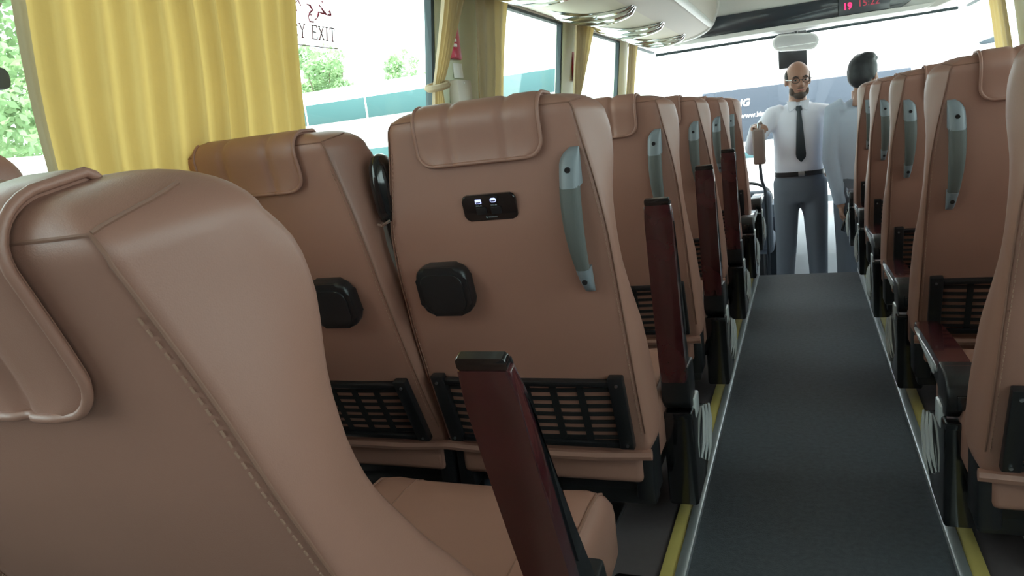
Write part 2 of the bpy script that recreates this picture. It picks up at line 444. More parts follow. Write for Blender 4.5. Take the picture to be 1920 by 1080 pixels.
# ------------------------------------------------------------------ seats
T_WR = smoothtab([0, .3, .45, .52, .57, .62, .67, .72, .76], [.232, .230, .226, .222, .215, .206, .196, .187, .182])
T_WF = smoothtab([0, .15, .28, .38, .46, .55, .62, .70, .76], [.238, .238, .235, .224, .216, .215, .220, .220, .212])
T_C = smoothtab([0, .15, .3, .45, .53, .57, .62, .67, .72, .76], [0, -.016, -.028, -.031, -.026, -.020, -.011, -.004, .001, .004])
T_F = smoothtab([0, .12, .22, .35, .44, .50, .56, .62, .67, .70, .76], [.135, .125, .105, .075, .062, .064, .082, .110, .118, .112, .095])

TS, TH = 0.720, 0.042      # shoulder height and height of the rounded top
def zt(s, y, z):
    return z-0.28*max(0, y-0.0)*min(1, max(0, (s-0.55)/(TS-0.55)))**2

def ring(s, k=0.0):
    """section of the backrest at height s; k = 0..1 closing over the top"""
    wr, wf, c, f = T_WR(s), T_WF(s), T_C(s), T_F(s)
    half = [(0, c-0.006), (wr*.35, c-0.0055), (wr*.65, c-0.0035), (wr*.86, c-0.001), (wr-0.010, c+0.001), (wr-0.003, c+0.004), (wr+0.001, c+0.010)]
    for t in (.2, .4, .6, .8):
        half.append((wr+(wf-wr)*t+0.006*math.sin(math.pi*t), c+0.01+(f-0.02-c-0.01)*t))
    half += [(wf, f-0.018), (wf-0.004, f-0.008), (wf-0.013, f-0.001), (wf-0.030, f), (wf-0.055, f-0.008), (wf-0.085, f-0.026), (wf*.35, f-0.034), (0, f-0.034)]
    if k > 0:
        sx = (wf-0.072*k)/wf; d = f-c
        half = [(x*sx, c+0.040*k+(y-c)*(d-0.040*k-0.028*k)/d) for x, y in half]
    return half

def backrest_mesh():
    rings = []
    def add(s, z, k):
        h = ring(s, k)
        pts = [(x, y, zt(s, y, z)) for x, y in h]+[(-x, y, zt(s, y, z)) for x, y in reversed(h[1:-1])]
        rings.append(pts)
    add(0.0, -0.012, 0.25); add(0.0, 0.004, 0.06)
    for i in range(1, 38): add(TS*i/37, TS*i/37, 0)
    for i in range(1, 9):
        a = math.pi/2*i/9; add(TS, TS+TH*math.sin(a), 1-math.cos(a))
    bm = bmesh.new(); loft(bm, rings); return finish(bm, True, 60)

def seam_path(side):
    p = []
    for i in range(3, 38):
        s = TS*i/37; p.append((side*(T_WR(s)-0.003), T_C(s)+0.002, s))
    return p
def toppath(kk=3):
    a = math.pi/2*kk/9; k = 1-math.cos(a); h = ring(TS, k); z = TS+TH*math.sin(a)
    return [(x, y, z) for x, y in reversed(h[:6])], [(x, y, z) for x, y in h[:6]], h, z
def seam_mesh():
    bm = bmesh.new()
    L = seam_path(-1); Rr = seam_path(1)
    def corner(sd):
        out = []
        for i in range(1, 4):
            a = math.pi/2*i/9; k = 1-math.cos(a); h = ring(TS, k); x, y = h[5]; out.append((sd*x, y-0.001, zt(TS, y, TS+TH*math.sin(a))))
        return out
    a = math.pi/2*3/9; k = 1-math.cos(a); h = ring(TS, k); z = TS+TH*math.sin(a)
    top = [(-x, y, zt(TS, y, z)) for x, y in reversed(h[:5])]+[(x, y, zt(TS, y, z)) for x, y in h[1:5]]
    tube(bm, L+corner(-1)+top+list(reversed(Rr+corner(1))), 0.0015, 6)
    for sd in (-1, 1):   # short seam forward over the shoulder
        pts = []
        for j, kk in ((5, 3), (6, 3.3), (7, 3.8), (8, 4.2), (9, 4.6), (10, 5)):
            a = math.pi/2*kk/9; k = 1-math.cos(a); h = ring(TS, k); x, y = h[j]; pts.append((sd*(x+.0005), y, zt(TS, y, TS+TH*math.sin(a)+.0005)))
        tube(bm, pts, 0.0015, 6)
    return finish(bm)
def stitch_mesh(sd):
    bm = bmesh.new()
    if True:
        n = 74
        for i in range(n):
            s = 0.06+0.63*i/n
            a = Vector((sd*(T_WR(s)-0.010), T_C(s)-0.0004, s)); s2 = s+0.0050
            b = Vector((sd*(T_WR(s2)-0.010), T_C(s2)-0.0004, s2))
            tube(bm, [a, b], 0.0009, 4)
    return finish(bm)

def cover_path(sb=0.655):
    """(y,s,ny,ns) centre line of the head cover: front, over the top, down the back"""
    pts = []
    for s in np.linspace(0.52, TS, 7): pts.append((T_F(s)-0.034, zt(s, T_F(s)-0.034, s)))
    for i in range(1, 9):
        a = math.pi/2*i/9; k = 1-math.cos(a); h = ring(TS, k); pts.append((h[-1][1], zt(TS, h[-1][1], TS+TH*math.sin(a))))
    for i in range(8, 0, -1):
        a = math.pi/2*i/9; k = 1-math.cos(a); h = ring(TS, k); pts.append((h[0][1], zt(TS, h[0][1], TS+TH*math.sin(a))))
    for s in list(np.linspace(TS, sb+0.032, 7))+[sb+0.026, sb+0.020, sb+0.014, sb+0.009, sb+0.005, sb+0.002, sb+0.0004]: pts.append((T_C(s)-0.006-0.004*max(0, (sb+0.035-s)/0.035)**2, s))
    return pts
CV_HW = 0.122
def cover_grid(sb):
    P = cover_path(sb); n = len(P); xs = np.linspace(-1, 1, 33)
    zb = P[-1][1]
    rows = []
    for i, (y, s) in enumerate(P):
        a = Vector(P[max(i-1, 0)]); b = Vector(P[min(i+1, n-1)]); t = (b-a).normalized()
        nrm = Vector((t.y, -t.x))          # outward
        if nrm.dot(Vector((y-0.04, s-0.6))) < 0: nrm = -nrm
        hw = CV_HW
        d = s-zb if i > 14 and y < 0.05 else 1
        r = 0.03
        if d < r: hw = CV_HW-r+math.sqrt(max(0, r*r-(r-d)**2))
        row = []
        for u in xs:
            x = u*hw
            off = 0.0085
            for pc in (-0.052, 0.055): off -= 0.0055*math.exp(-((x-pc)/0.0065)**2)
            off -= 0.003*max(0, (abs(u)-0.9)/0.1)
            # the backrest shape curves away towards its sides; follow it a little on the back
            row.append(Vector((x, y+nrm.x*off, s+nrm.y*off)))
        rows.append(row)
    return rows
def cover_mesh(sb):
    rows = cover_grid(sb); bm = bmesh.new()
    vr = [[bm.verts.new(p) for p in r] for r in rows]
    for a, b in zip(vr, vr[1:]):
        for i in range(len(a)-1): bm.faces.new((a[i], a[i+1], b[i+1], b[i]))
    bmesh.ops.recalc_face_normals(bm, faces=bm.faces[:])
    bmesh.ops.solidify(bm, geom=bm.faces[:], thickness=0.006)
    return finish(bm, True, 60)
def cover_piping(sb):
    rows = cover_grid(sb); bm = bmesh.new()
    path = [r[0] for r in rows]+rows[-1][1:-1]+[r[-1] for r in reversed(rows)]
    pth = [p + Vector((0, 0, 0)) for p in path]
    tube(bm, pth, 0.0036, 10); return finish(bm)

def handle_meshes(m):
    s0, s1 = 0.400, 0.665; xo = 0.187
    def sec(s):
        u = (s-s0)/(s1-s0)
        w = 0.012+0.026*math.sin(math.pi*min(1, u*0.62+0.06))**1.0
        if u > 0.9: w *= math.sqrt(max(0.05, 1-((u-0.9)/0.1)**2*0.75))
        xc = xo - w/2 - 0.004*(1-u)     # straight outer edge
        yb = T_C(s)-0.005
        d = 0.034*math.sin(math.pi*min(1, max(0, u)))**0.55+0.004
        return xc, w/2, yb, d
    def part(a, b, n, grow=0.0, gap=0.0):
        bm = bmesh.new(); rings = []
        for i in range(n+1):
            s = a+(b-a)*i/n; xc, hw, yb, d = sec(s); hw += grow
            y0 = yb-d-grow; y1 = yb-(0 if gap == 0 else d*0.45)
            pts = []
            for (px, py) in ((-1, 1), (-1, .45), (-.8, .12), (-.4, 0), (.4, 0), (.8, .12), (1, .45), (1, 1)):
                pts.append((m*(xc+px*hw), y0+(y1-y0)*py, s))
            rings.append(pts)
        loft(bm, rings); return finish(bm, True, 50)
    capt = part(0.602, 0.665, 10); capb = part(0.400, 0.452, 8); grip = part(0.45, 0.604, 14, -0.0012, 1)
    ho = []
    for s in (0.632, 0.428):
        bm = bmesh.new(); xc, hw, yb, d = sec(s); disc(bm, (m*xc, yb-d-0.0022, s), 0.0052, 'y', 0.006, 14); ho.append(finish(bm))
    return capt, capb, grip, ho[0], ho[1]

NX, NZ = 0.208, (0.030, 0.205)
def pocket_frame():
    bm = bmesh.new()
    y = lambda s: T_C(s)-0.006
    def bar(x0, x1, s0, s1, t=0.012):
        pts = []
        for x in (x0, x1):
            for yy in (0, 1):
                for s in (s0, s1): pts.append((x, y(s)-(t if yy == 0 else -0.002), s))
        hexa(bm, pts, 0.003)
    bar(-NX, NX, NZ[1]-0.016, NZ[1]-0.002, 0.014); bar(-NX, NX, NZ[0], NZ[0]+0.014)
    for s in (-1, 1):
        a, b = sorted((s*NX, s*(NX-0.030))); bar(a, b, NZ[0]+0.002, NZ[1]+0.008, 0.017)
    return finish(bm)
def pocket_screws():
    bm = bmesh.new(); disc(bm, (0, 0, 0), 0.0034, 'y', 0.004, 8)
    return finish(bm)
def screw_spots():
    return [(s*(NX-0.013), T_C(z)-0.0262, z) for s in (-1, 1) for z in (NZ[1]-0.008, NZ[0]+0.014)]
def strap_h():
    bm = bmesh.new(); r = []
    for i in range(9):
        x = -NX+0.03+(2*NX-0.06)*i/8
        sag = -0.006*(1-(x/NX)**2)
        r.append([(x, -0.0085, sag-0.0045), (x, -0.0085, sag+0.0045), (x, -0.0065, sag+0.0045), (x, -0.0065, sag-0.0045)])
    loft(bm, r); return finish(bm)
def strap_v():
    bm = bmesh.new(); r = []
    for i in range(7):
        s = NZ[0]+0.008+(NZ[1]-NZ[0]-0.016)*i/6
        yy = T_C(s)-0.0075
        r.append([(-0.0075, yy-0.002, s), (0.0075, yy-0.002, s), (0.0075, yy, s), (-0.0075, yy, s)])
    loft(bm, r); return finish(bm)

def rounded_pad(w, h, d, r):
    bm = bmesh.new(); prism(bm, rrect(-w/2, w/2, -h/2, h/2, r), 'y', -d, 0, min(d*.45, .008), 3); return finish(bm)

def cushion_mesh():
    bm = bmesh.new(); rings = []
    Y = [0.075, 0.085, 0.11, 0.16, 0.24, 0.34, 0.42, 0.465, 0.49, 0.505, 0.512]
    T = [0.30, 0.325, 0.335, 0.336, 0.338, 0.346, 0.352, 0.350, 0.338, 0.312, 0.28]
    B = [0.20, 0.190, 0.185, 0.185, 0.185, 0.185, 0.187, 0.192, 0.200, 0.215, 0.235]
    for i, y in enumerate(Y):
        e = min(1, min(i, len(Y)-1-i)/2.0); hw = 0.212+0.016*e; t, b = T[i], B[i]; r = 0.030
        half = [(0, t), (hw*.55, t+.001), (hw*.8, t+.005), (hw-r, t+.002), (hw-r*.45, t-r*.15), (hw-r*.1, t-r*.6), (hw, t-r*1.2), (hw, b+.03), (hw-.01, b+.008), (hw-.03, b), (0, b)]
        rings.append([(x, y, z) for x, z in half]+[(-x, y, z) for x, z in reversed(half[1:-1])])
    loft(bm, rings); return finish(bm, True, 60)
def cushion_seams():
    out = []
    Y = [0.085, 0.11, 0.16, 0.24, 0.34, 0.42, 0.465, 0.49, 0.505]
    T = [0.325, 0.335, 0.336, 0.338, 0.346, 0.352, 0.350, 0.338, 0.312]
    for s in (-1, 1):
        bm = bmesh.new(); tube(bm, [(s*(0.228-0.020), y, t-.0005) for y, t in zip(Y, T)], 0.0028, 6); out.append(finish(bm))
        bm = bmesh.new(); tube(bm, [(s*0.135, y, t+.0015) for y, t in zip(Y, T)], 0.0016, 6); out.append(finish(bm))
    return out

# armrest, lying along +y from its hinge, wood on top
def armrest_meshes():
    L = 0.455; hw = 0.029
    def prof(y):
        u = y/L
        top = 0.046-0.020*u**2.2-0.004*u; bot = -0.030+0.040*min(1, u*1.05)**0.9
        return top, bot
    def body(y0, y1, f0, f1, hwv, bev, n=10):
        bm = bmesh.new(); up = []; dn = []
        for i in range(n+1):
            y = y0+(y1-y0)*i/n; t, b = prof(y); up.append((y, b+(t-b)*f1(y))); dn.append((y, b+(t-b)*f0(y)))
        prism(bm, up+list(reversed(dn)), 'x', -hwv, hwv, bev, 3); return finish(bm, True, 45)
    wood = body(0.035, L-0.010, lambda y: 1-0.024/max(.02, (prof(y)[0]-prof(y)[1])), lambda y: 1, hw, 0.006)
    core = body(0.03, L-0.004, lambda y: 0, lambda y: 1-0.024/max(.02, (prof(y)[0]-prof(y)[1])), hw-0.002, 0.003)
    cap = body(L-0.011, L+0.004, lambda y: 0.02, lambda y: 0.94, hw-0.003, 0.004, 4)
    side = body(0.14, L-0.05, lambda y: 0.12, lambda y: 1-0.030/max(.03, (prof(y)[0]-prof(y)[1])), hw+0.0015, 0.001)
    edge = body(0.10, L-0.012, lambda y: 1-0.034/max(.034, (prof(y)[0]-prof(y)[1])), lambda y: 1-0.020/max(.02, (prof(y)[0]-prof(y)[1])), hw+0.0012, 0.0015)
    bm = bmesh.new()
    poly = [(0.06, 0.046)]+[(0.050*math.cos(a), 0.048*math.sin(a)) for a in np.linspace(math.pi*.62, math.pi*1.5, 12)]+[(0.06, -0.04)]
    prism(bm, poly, 'x', -0.032, 0.032, 0.006, 3); hinge = finish(bm)
    bm = bmesh.new(); box(bm, -0.015, 0.015, -0.056, -0.045, -0.018, 0.012, 0.002); hp_ = finish(bm)
    return wood, core, cap, side, edge, hinge, hp_, side.copy()
def housing_mesh():
    bm = bmesh.new(); poly = [(-0.035, 0.285), (0.02, 0.285), (0.06, 0.262), (0.16, 0.235), (0.25, 0.20), (0.262, 0.17), (0.22, 0.09), (0.13, 0.052), (-0.022, 0.052)]
    prism(bm, poly, 'x', -0.035, 0.035, 0.008, 3); return finish(bm)
def fin_mesh(k, m):
    bm = bmesh.new()
    y0, z0 = 0.075+0.055*k, 0.245-0.018*k
    pts = [(m*0.036, y0+0.05, z0-0.004), (m*0.040, y0+0.028, z0-0.036), (m*0.041, y0-0.005, z0-0.075-0.01*k), (m*0.037, y0-0.028, z0-0.105-0.012*k)]
    tube(bm, pts, [(0.003, 0.005), (0.006, 0.008), (0.005, 0.007), (0.002, 0.003)], 6); return finish(bm)

ME = {}
ME['backrest'] = backrest_mesh(); ME['seam'] = seam_mesh(); ME['stitch'] = [stitch_mesh(-1), stitch_mesh(1)]
ME['cover'] = [cover_mesh(q) for q in (0.655, 0.620)]; ME['piping'] = [cover_piping(q) for q in (0.655, 0.620)]
ME['handle'] = {1: handle_meshes(1), -1: handle_meshes(-1)}
ME['pframe'] = pocket_frame(); ME['pscrew'] = pocket_screws(); ME['sh'] = strap_h(); ME['sv'] = strap_v()
ME['cup'] = rounded_pad(0.110, 0.104, 0.030, 0.026); ME['cuplid'] = rounded_pad(0.090, 0.080, 0.004, 0.02)
ME['cushion'] = cushion_mesh(); ME['cseam'] = cushion_seams()
bm = bmesh.new(); box(bm, -0.212, 0.212, 0.012, 0.075, 0.195, 0.268, 0.016, 3); ME['lower'] = finish(bm)
bm = bmesh.new(); tube(bm, [(-0.235, 0.0, 0.272), (-0.12, -0.006, 0.268), (0.12, -0.006, 0.268), (0.235, 0.0, 0.272)], 0.012, 8); ME['welt'] = finish(bm)
bm = bmesh.new(); box(bm, -0.215, 0.215, 0.075, 0.46, 0.145, 0.20, 0.01); box(bm, 0.19, 0.232, 0.02, 0.11, 0.15, 0.29, 0.01); box(bm, -0.232, -0.19, 0.02, 0.11, 0.15, 0.29, 0.01); ME['pan'] = finish(bm)
ME['arm'] = armrest_meshes(); ME['housing'] = housing_mesh()
ME['fins'] = {m: [fin_mesh(k, m) for k in range(3)] for m in (1, -1)}
bm = bmesh.new(); box(bm, -0.0345, 0.0345, -0.038, -0.028, 0.272, 0.288, 0.003); ME['housetop'] = finish(bm)
bm = bmesh.new(); box(bm, -0.006, 0.006, -0.03, 0.03, 0.255, 0.305, 0.004); ME['latch'] = finish(bm)

def seat(xc, yp, rec, m, label, group, aisle=True, arm='up', armtilt=None, usb=False, cover=True, handle=True, long=0, ax=0.2575, basex=None, armdy=0.0, cup=True, dz=0.0):
    """m = +1: aisle on the +x side"""
    t = thing('bus_seat', label, 'bus seat', (xc, yp, 0), group)
    L = (0, 0, 0.27+dz); Q = (R(rec), 0, 0)
    b = ob('backrest', ME['backrest'], 'leather', t, L, Q)
    ob('seam', ME['seam'], 'seam', b); [ob('stitching', q, 'stitch', b).__setitem__('kind', 'stuff') for q in ME['stitch']]
    ob('piping_welt', ME['welt'], 'leather', t)
    if cover:
        c = ob('headrest_cover', ME['cover'][long], 'leather', t, L, Q); ob('piping', ME['piping'][long], 'leather', c)
    if handle:
        h = ob('grab_handle', ME['handle'][m][2], 'handle_grip', t, L, Q)
        ob('end_cap', ME['handle'][m][0], 'handle_cap', h); ob('end_cap', ME['handle'][m][1], 'handle_cap', h)
        for q in (3, 4): ob('screw_hole', ME['handle'][m][q], 'black', h)
    p = ob('net_pocket', ME['pframe'], 'black', t, L, Q)
    [ob('screw', ME['pscrew'], 'steel', p, q) for q in screw_spots()]
    for k in range(7):
        s = NZ[0]+0.026+0.0205*k; ob('pocket_strap', ME['sh'], 'net', p, (0, T_C(s), s))
    for x in (-0.115, -0.057, 0.0, 0.057, 0.115): ob('pocket_strap', ME['sv'], 'net', p, (x, 0, 0))
    s = 0.420
    cpx = -m*0.113
    if cup: cp = ob('cup_holder', ME['cup'], 'black', t, Matrix.Rotation(R(rec), 3, 'X') @ Vector((cpx, T_C(s)-0.004, s)) + Vector(L), Q)
    if cup: ob('lid', ME['cuplid'], 'black', cp, (0, -0.029, -0.003))
    cu = ob('seat_cushion', ME['cushion'], 'leather', t); [ob('seam', q, 'seam', cu) for q in ME['cseam']]
    ob('rear_skirt', ME['lower'], 'leather', t); ob('seat_pan', ME['pan'], 'black', t)
    if usb:
        s = 0.574
        u = ob('usb_panel', rounded_pad(0.106, 0.050, 0.007, 0.010), 'gloss_black', t, Matrix.Rotation(R(rec), 3, 'X') @ Vector((0.006, T_C(s)-0.0045, s)) + Vector(L), Q)
        bm = bmesh.new(); prism(bm, rrect(-0.006, 0.006, -0.0042, 0.0042, 0.0008, 2), 'y', -0.0002, 0.0004); o_ = ob('icon', bm, 'icon', u, (-0.020, -0.0074, 0.0125))
        bm = bmesh.new(); prism(bm, rrect(-0.006, 0.006, -0.0042, 0.0042, 0.0036, 4), 'y', -0.0002, 0.0004); ob('icon', bm, 'icon', u, (0.010, -0.0074, 0.0135))
        for x, z in ((-0.020, 0.0118), (0.010, 0.0135)):
            bm = bmesh.new(); box(bm, -0.0044, 0.0044, -0.0008, 0, -0.0013, 0.0006); ob('icon_slot', bm, 'gloss_black', u, (x, -0.0075, z-0.001))
        for x in (-0.020, 0.010): ob('caption', textmesh('5V/2.4A', 0.0038, 0.0001, align='CENTER'), 'dimtext', u, (x, -0.0074, 0.003), (R(90), 0, 0))
        for x in (-0.0165, 0.013):
            ob('port_cover', rounded_pad(0.020, 0.013, 0.0022, 0.0015), 'black', u, (x, -0.0070, -0.006))
        ob('caption', textmesh('hg transcom', 0.0046, 0.0001, align='CENTER'), 'dimtext', u, (0.001, -0.0074, -0.0195), (R(90), 0, 0))
    if aisle:
        base(t, basex, m)
        ax = m*ax
        hs = ob('armrest_housing', ME['housing'], 'gloss_black', t, (ax, 0.225, 0))
        ob('top_edge', ME['housetop'], 'gloss_black', hs)
        for k in range(3): ob('silver_fin', ME['fins'][m][k], 'silver', hs)
        ob('latch', ME['latch'], 'silver', hs, (m*0.031, 0.04, 0.0))
        ang = armtilt if armtilt is not None else (98.0 if arm == 'up' else 0.0)
        a = ob('armrest', ME['arm'][0], 'wood', t, (ax, 0.235+armdy, 0.335), (R(ang), 0, 0))
        ob('core', ME['arm'][1], 'black', a); ob('tip_cap', ME['arm'][2], 'gloss_black', a)
        if arm == 'up': ob('side_panel', ME['arm'][7], 'black', a)
        else: ob('side_panel', ME['arm'][3], 'silver', a); ob('edge_strip', ME['arm'][4], 'silver', a)
        ob('hinge_block', ME['arm'][5], 'black', a, rot=(R(0 if ang < 45 else -12), 0, 0)); ob('hinge_plate', ME['arm'][6], 'gloss_black', a)
    return t

def base(t, bxo, m):
    bm = bmesh.new(); box(bm, -0.45, 0.45, 0.10, 0.15, 0.10, 0.146, 0.006)
    f = ob('base_frame', bm, 'black', t, (bxo, 0, 0))
    ob('cross_beam', bx(-0.45, 0.45, 0.36, 0.41, 0.10, 0.146, 0.006), 'black', f)
    for x in (m*0.30, -m*0.28):
        for y in (0.10, 0.36):
            ob('leg', bx(x-0.022, x+0.022, y, y+0.045, 0.012, 0.102, 0.005), 'black', f)
        ob('foot_plate', bx(x-0.035, x+0.035, 0.07, 0.44, -0.0015, 0.012, 0.004), 'steel', f)
    ob('bracket', bx(m*0.08-0.045, m*0.08+0.045, 0.082, 0.10, 0.092, 0.146, 0.004), 'darkgrey', f)
    for k in (-1, 1):
        bm = bmesh.new(); disc(bm, (m*0.08+k*0.02, 0.076, 0.122), 0.007, 'y', 0.007, 8); ob('bolt', bm, 'steel', f)

G1 = 'leather seats beside the aisle on the left'; G2 = 'leather window seats on the left'
G3 = 'leather seats beside the aisle on the right'; G4 = 'leather window seats on the right'
XL, XLW, XR, XRW = -0.545, -1.015, 0.502, 0.972
LY = [0.615, 1.40, 2.21, 3.02, 3.83, 4.64]
RY = [1.39, 2.20, 3.01, 3.82, 4.63]
la = ['nearest tan leather seat, filling the bottom left corner of the picture',
      'tan leather seat with the lit black charging panel on its back',
      'tan leather aisle seat directly ahead of the seat with the charging panel',
      'left aisle seat with the foremost of the raised maroon armrests',
      'left aisle seat second from the front, its armrest folded down',
      'frontmost seat on the left of the aisle, beside the post with the padded box']
arms = [('up', 113.0), ('up', 99.5), ('up', 98.0), ('up', 97.5), ('down', 0), ('down', 0)]
recs = [26.5, 12.5, 12.0, 12.0, 12.0, 12.5]
for i, y in enumerate(LY):
    seat(XL, y, recs[i], 1, la[i], G1, True, arms[i][0], arms[i][1], usb=(i == 1), handle=(i > 0), long=int(i == 0), armdy=(-0.055 if i == 0 else 0), cup=(i > 0), dz=(-0.012 if i == 0 else 0), basex=(XL+XLW)/2-XL)
lw = ['tan leather window seat at the far left edge, only its dark top corner showing',
      'tan leather window seat left of the charging panel seat, in front of the yellow curtain',
      'window seat seen as a sliver in the gap left of the charging panel seat',
      'left window seat below the tied tan curtain, hidden behind nearer seats',
      'left window seat second from the front, hidden behind nearer seats',
      'frontmost window seat on the left, hidden behind nearer seats']
rw = [11.5, 17.5, 12.0, 12.0, 12.0, 12.0]
for i, y in enumerate(LY):
    seat(XLW, y, rw[i], -1, lw[i], G2, False)
ra = ['tan leather seat cut off by the right edge of the picture, nearest on the right',
      'right aisle seat with the whole grey grab handle and the net pocket in view',
      'third right aisle seat from the near end, between two others with grey handles',
      'right aisle seat second from the front',
      'frontmost right aisle seat, directly behind the man with black hair']
for i, y in enumerate(RY):
    seat(XR, y, 15.0, -1, ra[i], G3, True, 'down', 0, ax=0.222, basex=(XR+XRW)/2-XR)
rwl = ['right window seat beside the nearest right aisle seat', 'second right window seat from the near end', 'middle right window seat', 'right window seat second from the front', 'frontmost right window seat']
for i, y in enumerate(RY):
    seat(XRW, y, 15.0, 1, rwl[i], G4, False)

# raised centre armrest between the second row pair, with a belt
ca = thing('centre_armrest', 'black raised armrest head in the gap between the second row seats on the left', 'armrest', (-0.768, 1.30, 0.455))
bm = bmesh.new(); tube(bm, [(0, 0.13, -0.12), (0, 0.06, 0.12), (0, -0.0, 0.28), (0, -0.02, 0.36)], [(0.012, 0.026), (0.012, 0.024), (0.012, 0.022), (0.012, 0.018)], 10); ob('stem', bm, 'black', ca)
bm = bmesh.new(); tube(bm, [(0, -0.02, 0.352), (0, -0.021, 0.36), (0, -0.024, 0.38), (0, -0.03, 0.43), (0, -0.032, 0.465), (0, -0.033, 0.482), (0, -0.033, 0.488)], [(0.010, 0.016), (0.018, 0.028), (0.021, 0.034), (0.022, 0.036), (0.020, 0.032), (0.013, 0.022), (0.004, 0.008)], 14); ob('head', bm, 'gloss_black', ca)
bm = bmesh.new(); tube(bm, [(-0.014, -0.05, 0.352), (0.0, -0.058, 0.350), (0.014, -0.05, 0.358)], 0.003, 6); ob('chrome_ring', bm, 'chrome', ca)
sb = thing('seat_belt', 'dark seat belt strap slanting down between the second row seats', 'seat belt', (-0.790, 1.46, 0.50))
bm = bmesh.new()
r = []
for i in range(9):
    u = i/8; x = -0.012+0.05*u**1.5; y = 0.0; z = 0.30*(1-u)
    r.append([(x-0.015, y, z), (x+0.015, y+0.004, z), (x+0.015, y+0.006, z), (x-0.015, y+0.002, z)])
loft(bm, r); ob('strap', bm, 'net', sb); ob('buckle', bx(0.015, 0.06, -0.008, 0.012, -0.06, 0.005, 0.004), 'black', sb)

# ------------------------------------------------------------------ curtains
def curtain(name, label, s, z0, z1, edge, mt, folds, amp, depth=0.055, hem=None, group=None, ny=None, seed=1, tie=None):
    """edge(v)->(y0,y1) with v 0 bottom..1 top"""
    rnd = random.Random(seed)
    ny = ny or folds*10; nz = 30
    ph = [rnd.uniform(-.3, .3) for _ in range(folds+2)]; am = [rnd.uniform(.65, 1.2) for _ in range(folds+2)]
    t = thing(name, label, 'curtain', (s*xw(z0), (edge(0)[0]+edge(0)[1])/2, z0), group)
    O = Vector(t.location)
    def P(u, v, back=0.0):
        y0, y1 = edge(v); z = z0+(z1-z0)*v
        f = u*folds; k = int(min(folds-1, f)); fr = f-k
        a = amp*(am[k]*(1-fr)+am[k+1]*fr)*min(1, (y1-y0)/(edge(1)[1]-edge(1)[0])+0.25)
        q = (f+0.55*(ph[k]*(1-fr)+ph[k+1]*fr)+0.03*math.sin(3*v+k)) % 1.0
        w = 1-2*(q/0.72) if q < 0.72 else -1+2*((q-0.72)/0.28)      # broad panel, short return: knife pleat
        w = math.sin(w*math.pi/2)
        yy = y0+(y1-y0)*u + 0.006*math.sin(9*v+5*u)
        return Vector((s*(xw(z)-depth-a*w-back), yy, z))-O
    def sheet(u0, u1, n):
        bm = bmesh.new(); g = [[bm.verts.new(P(u0+(u1-u0)*i/n, j/nz)) for i in range(n+1)] for j in range(nz+1)]
        for j in range(nz):
            for i in range(n): bm.faces.new((g[j][i], g[j][i+1], g[j+1][i+1], g[j+1][i]))
        bmesh.ops.recalc_face_normals(bm, faces=bm.faces[:])
        return finish(bm, True, 80)
    uh = hem or 0.0
    ob('cloth', sheet(uh, 1, ny), mt, t)
    if hem: ob('hem', sheet(0, uh, 8), 'hem', t)
    # heading tape and gliders at the rail
    y0, y1 = edge(1)
    bm = bmesh.new(); box(bm, min(s*(xw(z1)-depth-0.004), s*(xw(z1)-depth+0.004))-O.x, max(s*(xw(z1)-depth-0.004), s*(xw(z1)-depth+0.004))-O.x, y0-O.y, y1-O.y, z1-O.z-0.004, z1-O.z+0.012); ob('heading_tape', bm, 'hem', t)
    if tie:
        ty, tz, w = tie
        bm = bmesh.new(); c = Vector((s*(xw(tz)-depth), ty, tz))-O
        tube(bm, [c+Vector((0.036*math.cos(a), w*math.sin(a), 0.008*math.sin(a))) for a in np.linspace(0, 2*math.pi, 17)], (0.012), 6); ob('tie_band', bm, 'curtain2', t)
    return t
def lin(b0, b1, t0, t1): return lambda v: (b0+(t0-b0)*v, b1+(t1-b1)*v)
curtain('window_curtain', 'wide yellow pleated curtain with a grey brown hem on the near left window', -1, 0.66, 1.52, lin(0.875, 1.535, 0.81, 1.525), 'curtain', 10, 0.017, 0.10, hem=0.065, seed=3, ny=160)
def tied(b0, b1, p0, p1, t0, t1, vp):
    def f(v):
        if v < vp:
            k = v/vp; k = k*k; return (b0+(p0-b0)*k, b1+(p1-b1)*k)
        k = (v-vp)/(1-vp); k = k**0.8; return (p0+(t0-p0)*k, p1+(t1-p1)*k)
    return f
curtain('window_curtain', 'tan curtain tied back beside the red ladder shaped holder on the second left pillar', -1, 0.80, 1.52, tied(2.30, 2.42, 2.320, 2.368, 2.395, 2.585, 0.47), 'curtain2', 5, 0.012, 0.07, seed=5, ny=60, tie=(2.345, 1.138, 0.03))
curtain('window_curtain', 'straight tan and yellow curtain right of the red ladder shaped holder', -1, 0.80, 1.52, lin(2.73, 2.92, 2.61, 2.985), 'curtain2', 4, 0.012, 0.075, seed=8, ny=50)
curtain('window_curtain', 'narrow tan curtain gathered on the third left pillar', -1, 0.80, 1.52, tied(3.98, 4.12, 4.01, 4.10, 3.97, 4.36, 0.4), 'curtain2', 5, 0.012, 0.07, seed=11, ny=50)
curtain('window_curtain', 'cream yellow curtain strip on the foremost left pillar', -1, 0.80, 1.52, lin(5.36, 5.62, 5.36, 5.68), 'curtain2', 4, 0.010, 0.06, seed=13, ny=40)
curtain('window_curtain', 'cream yellow curtain strip on the right front pillar', 1, 0.80, 1.52, lin(5.25, 5.62, 5.25, 5.62), 'curtain2', 4, 0.010, 0.07, seed=17, ny=40)

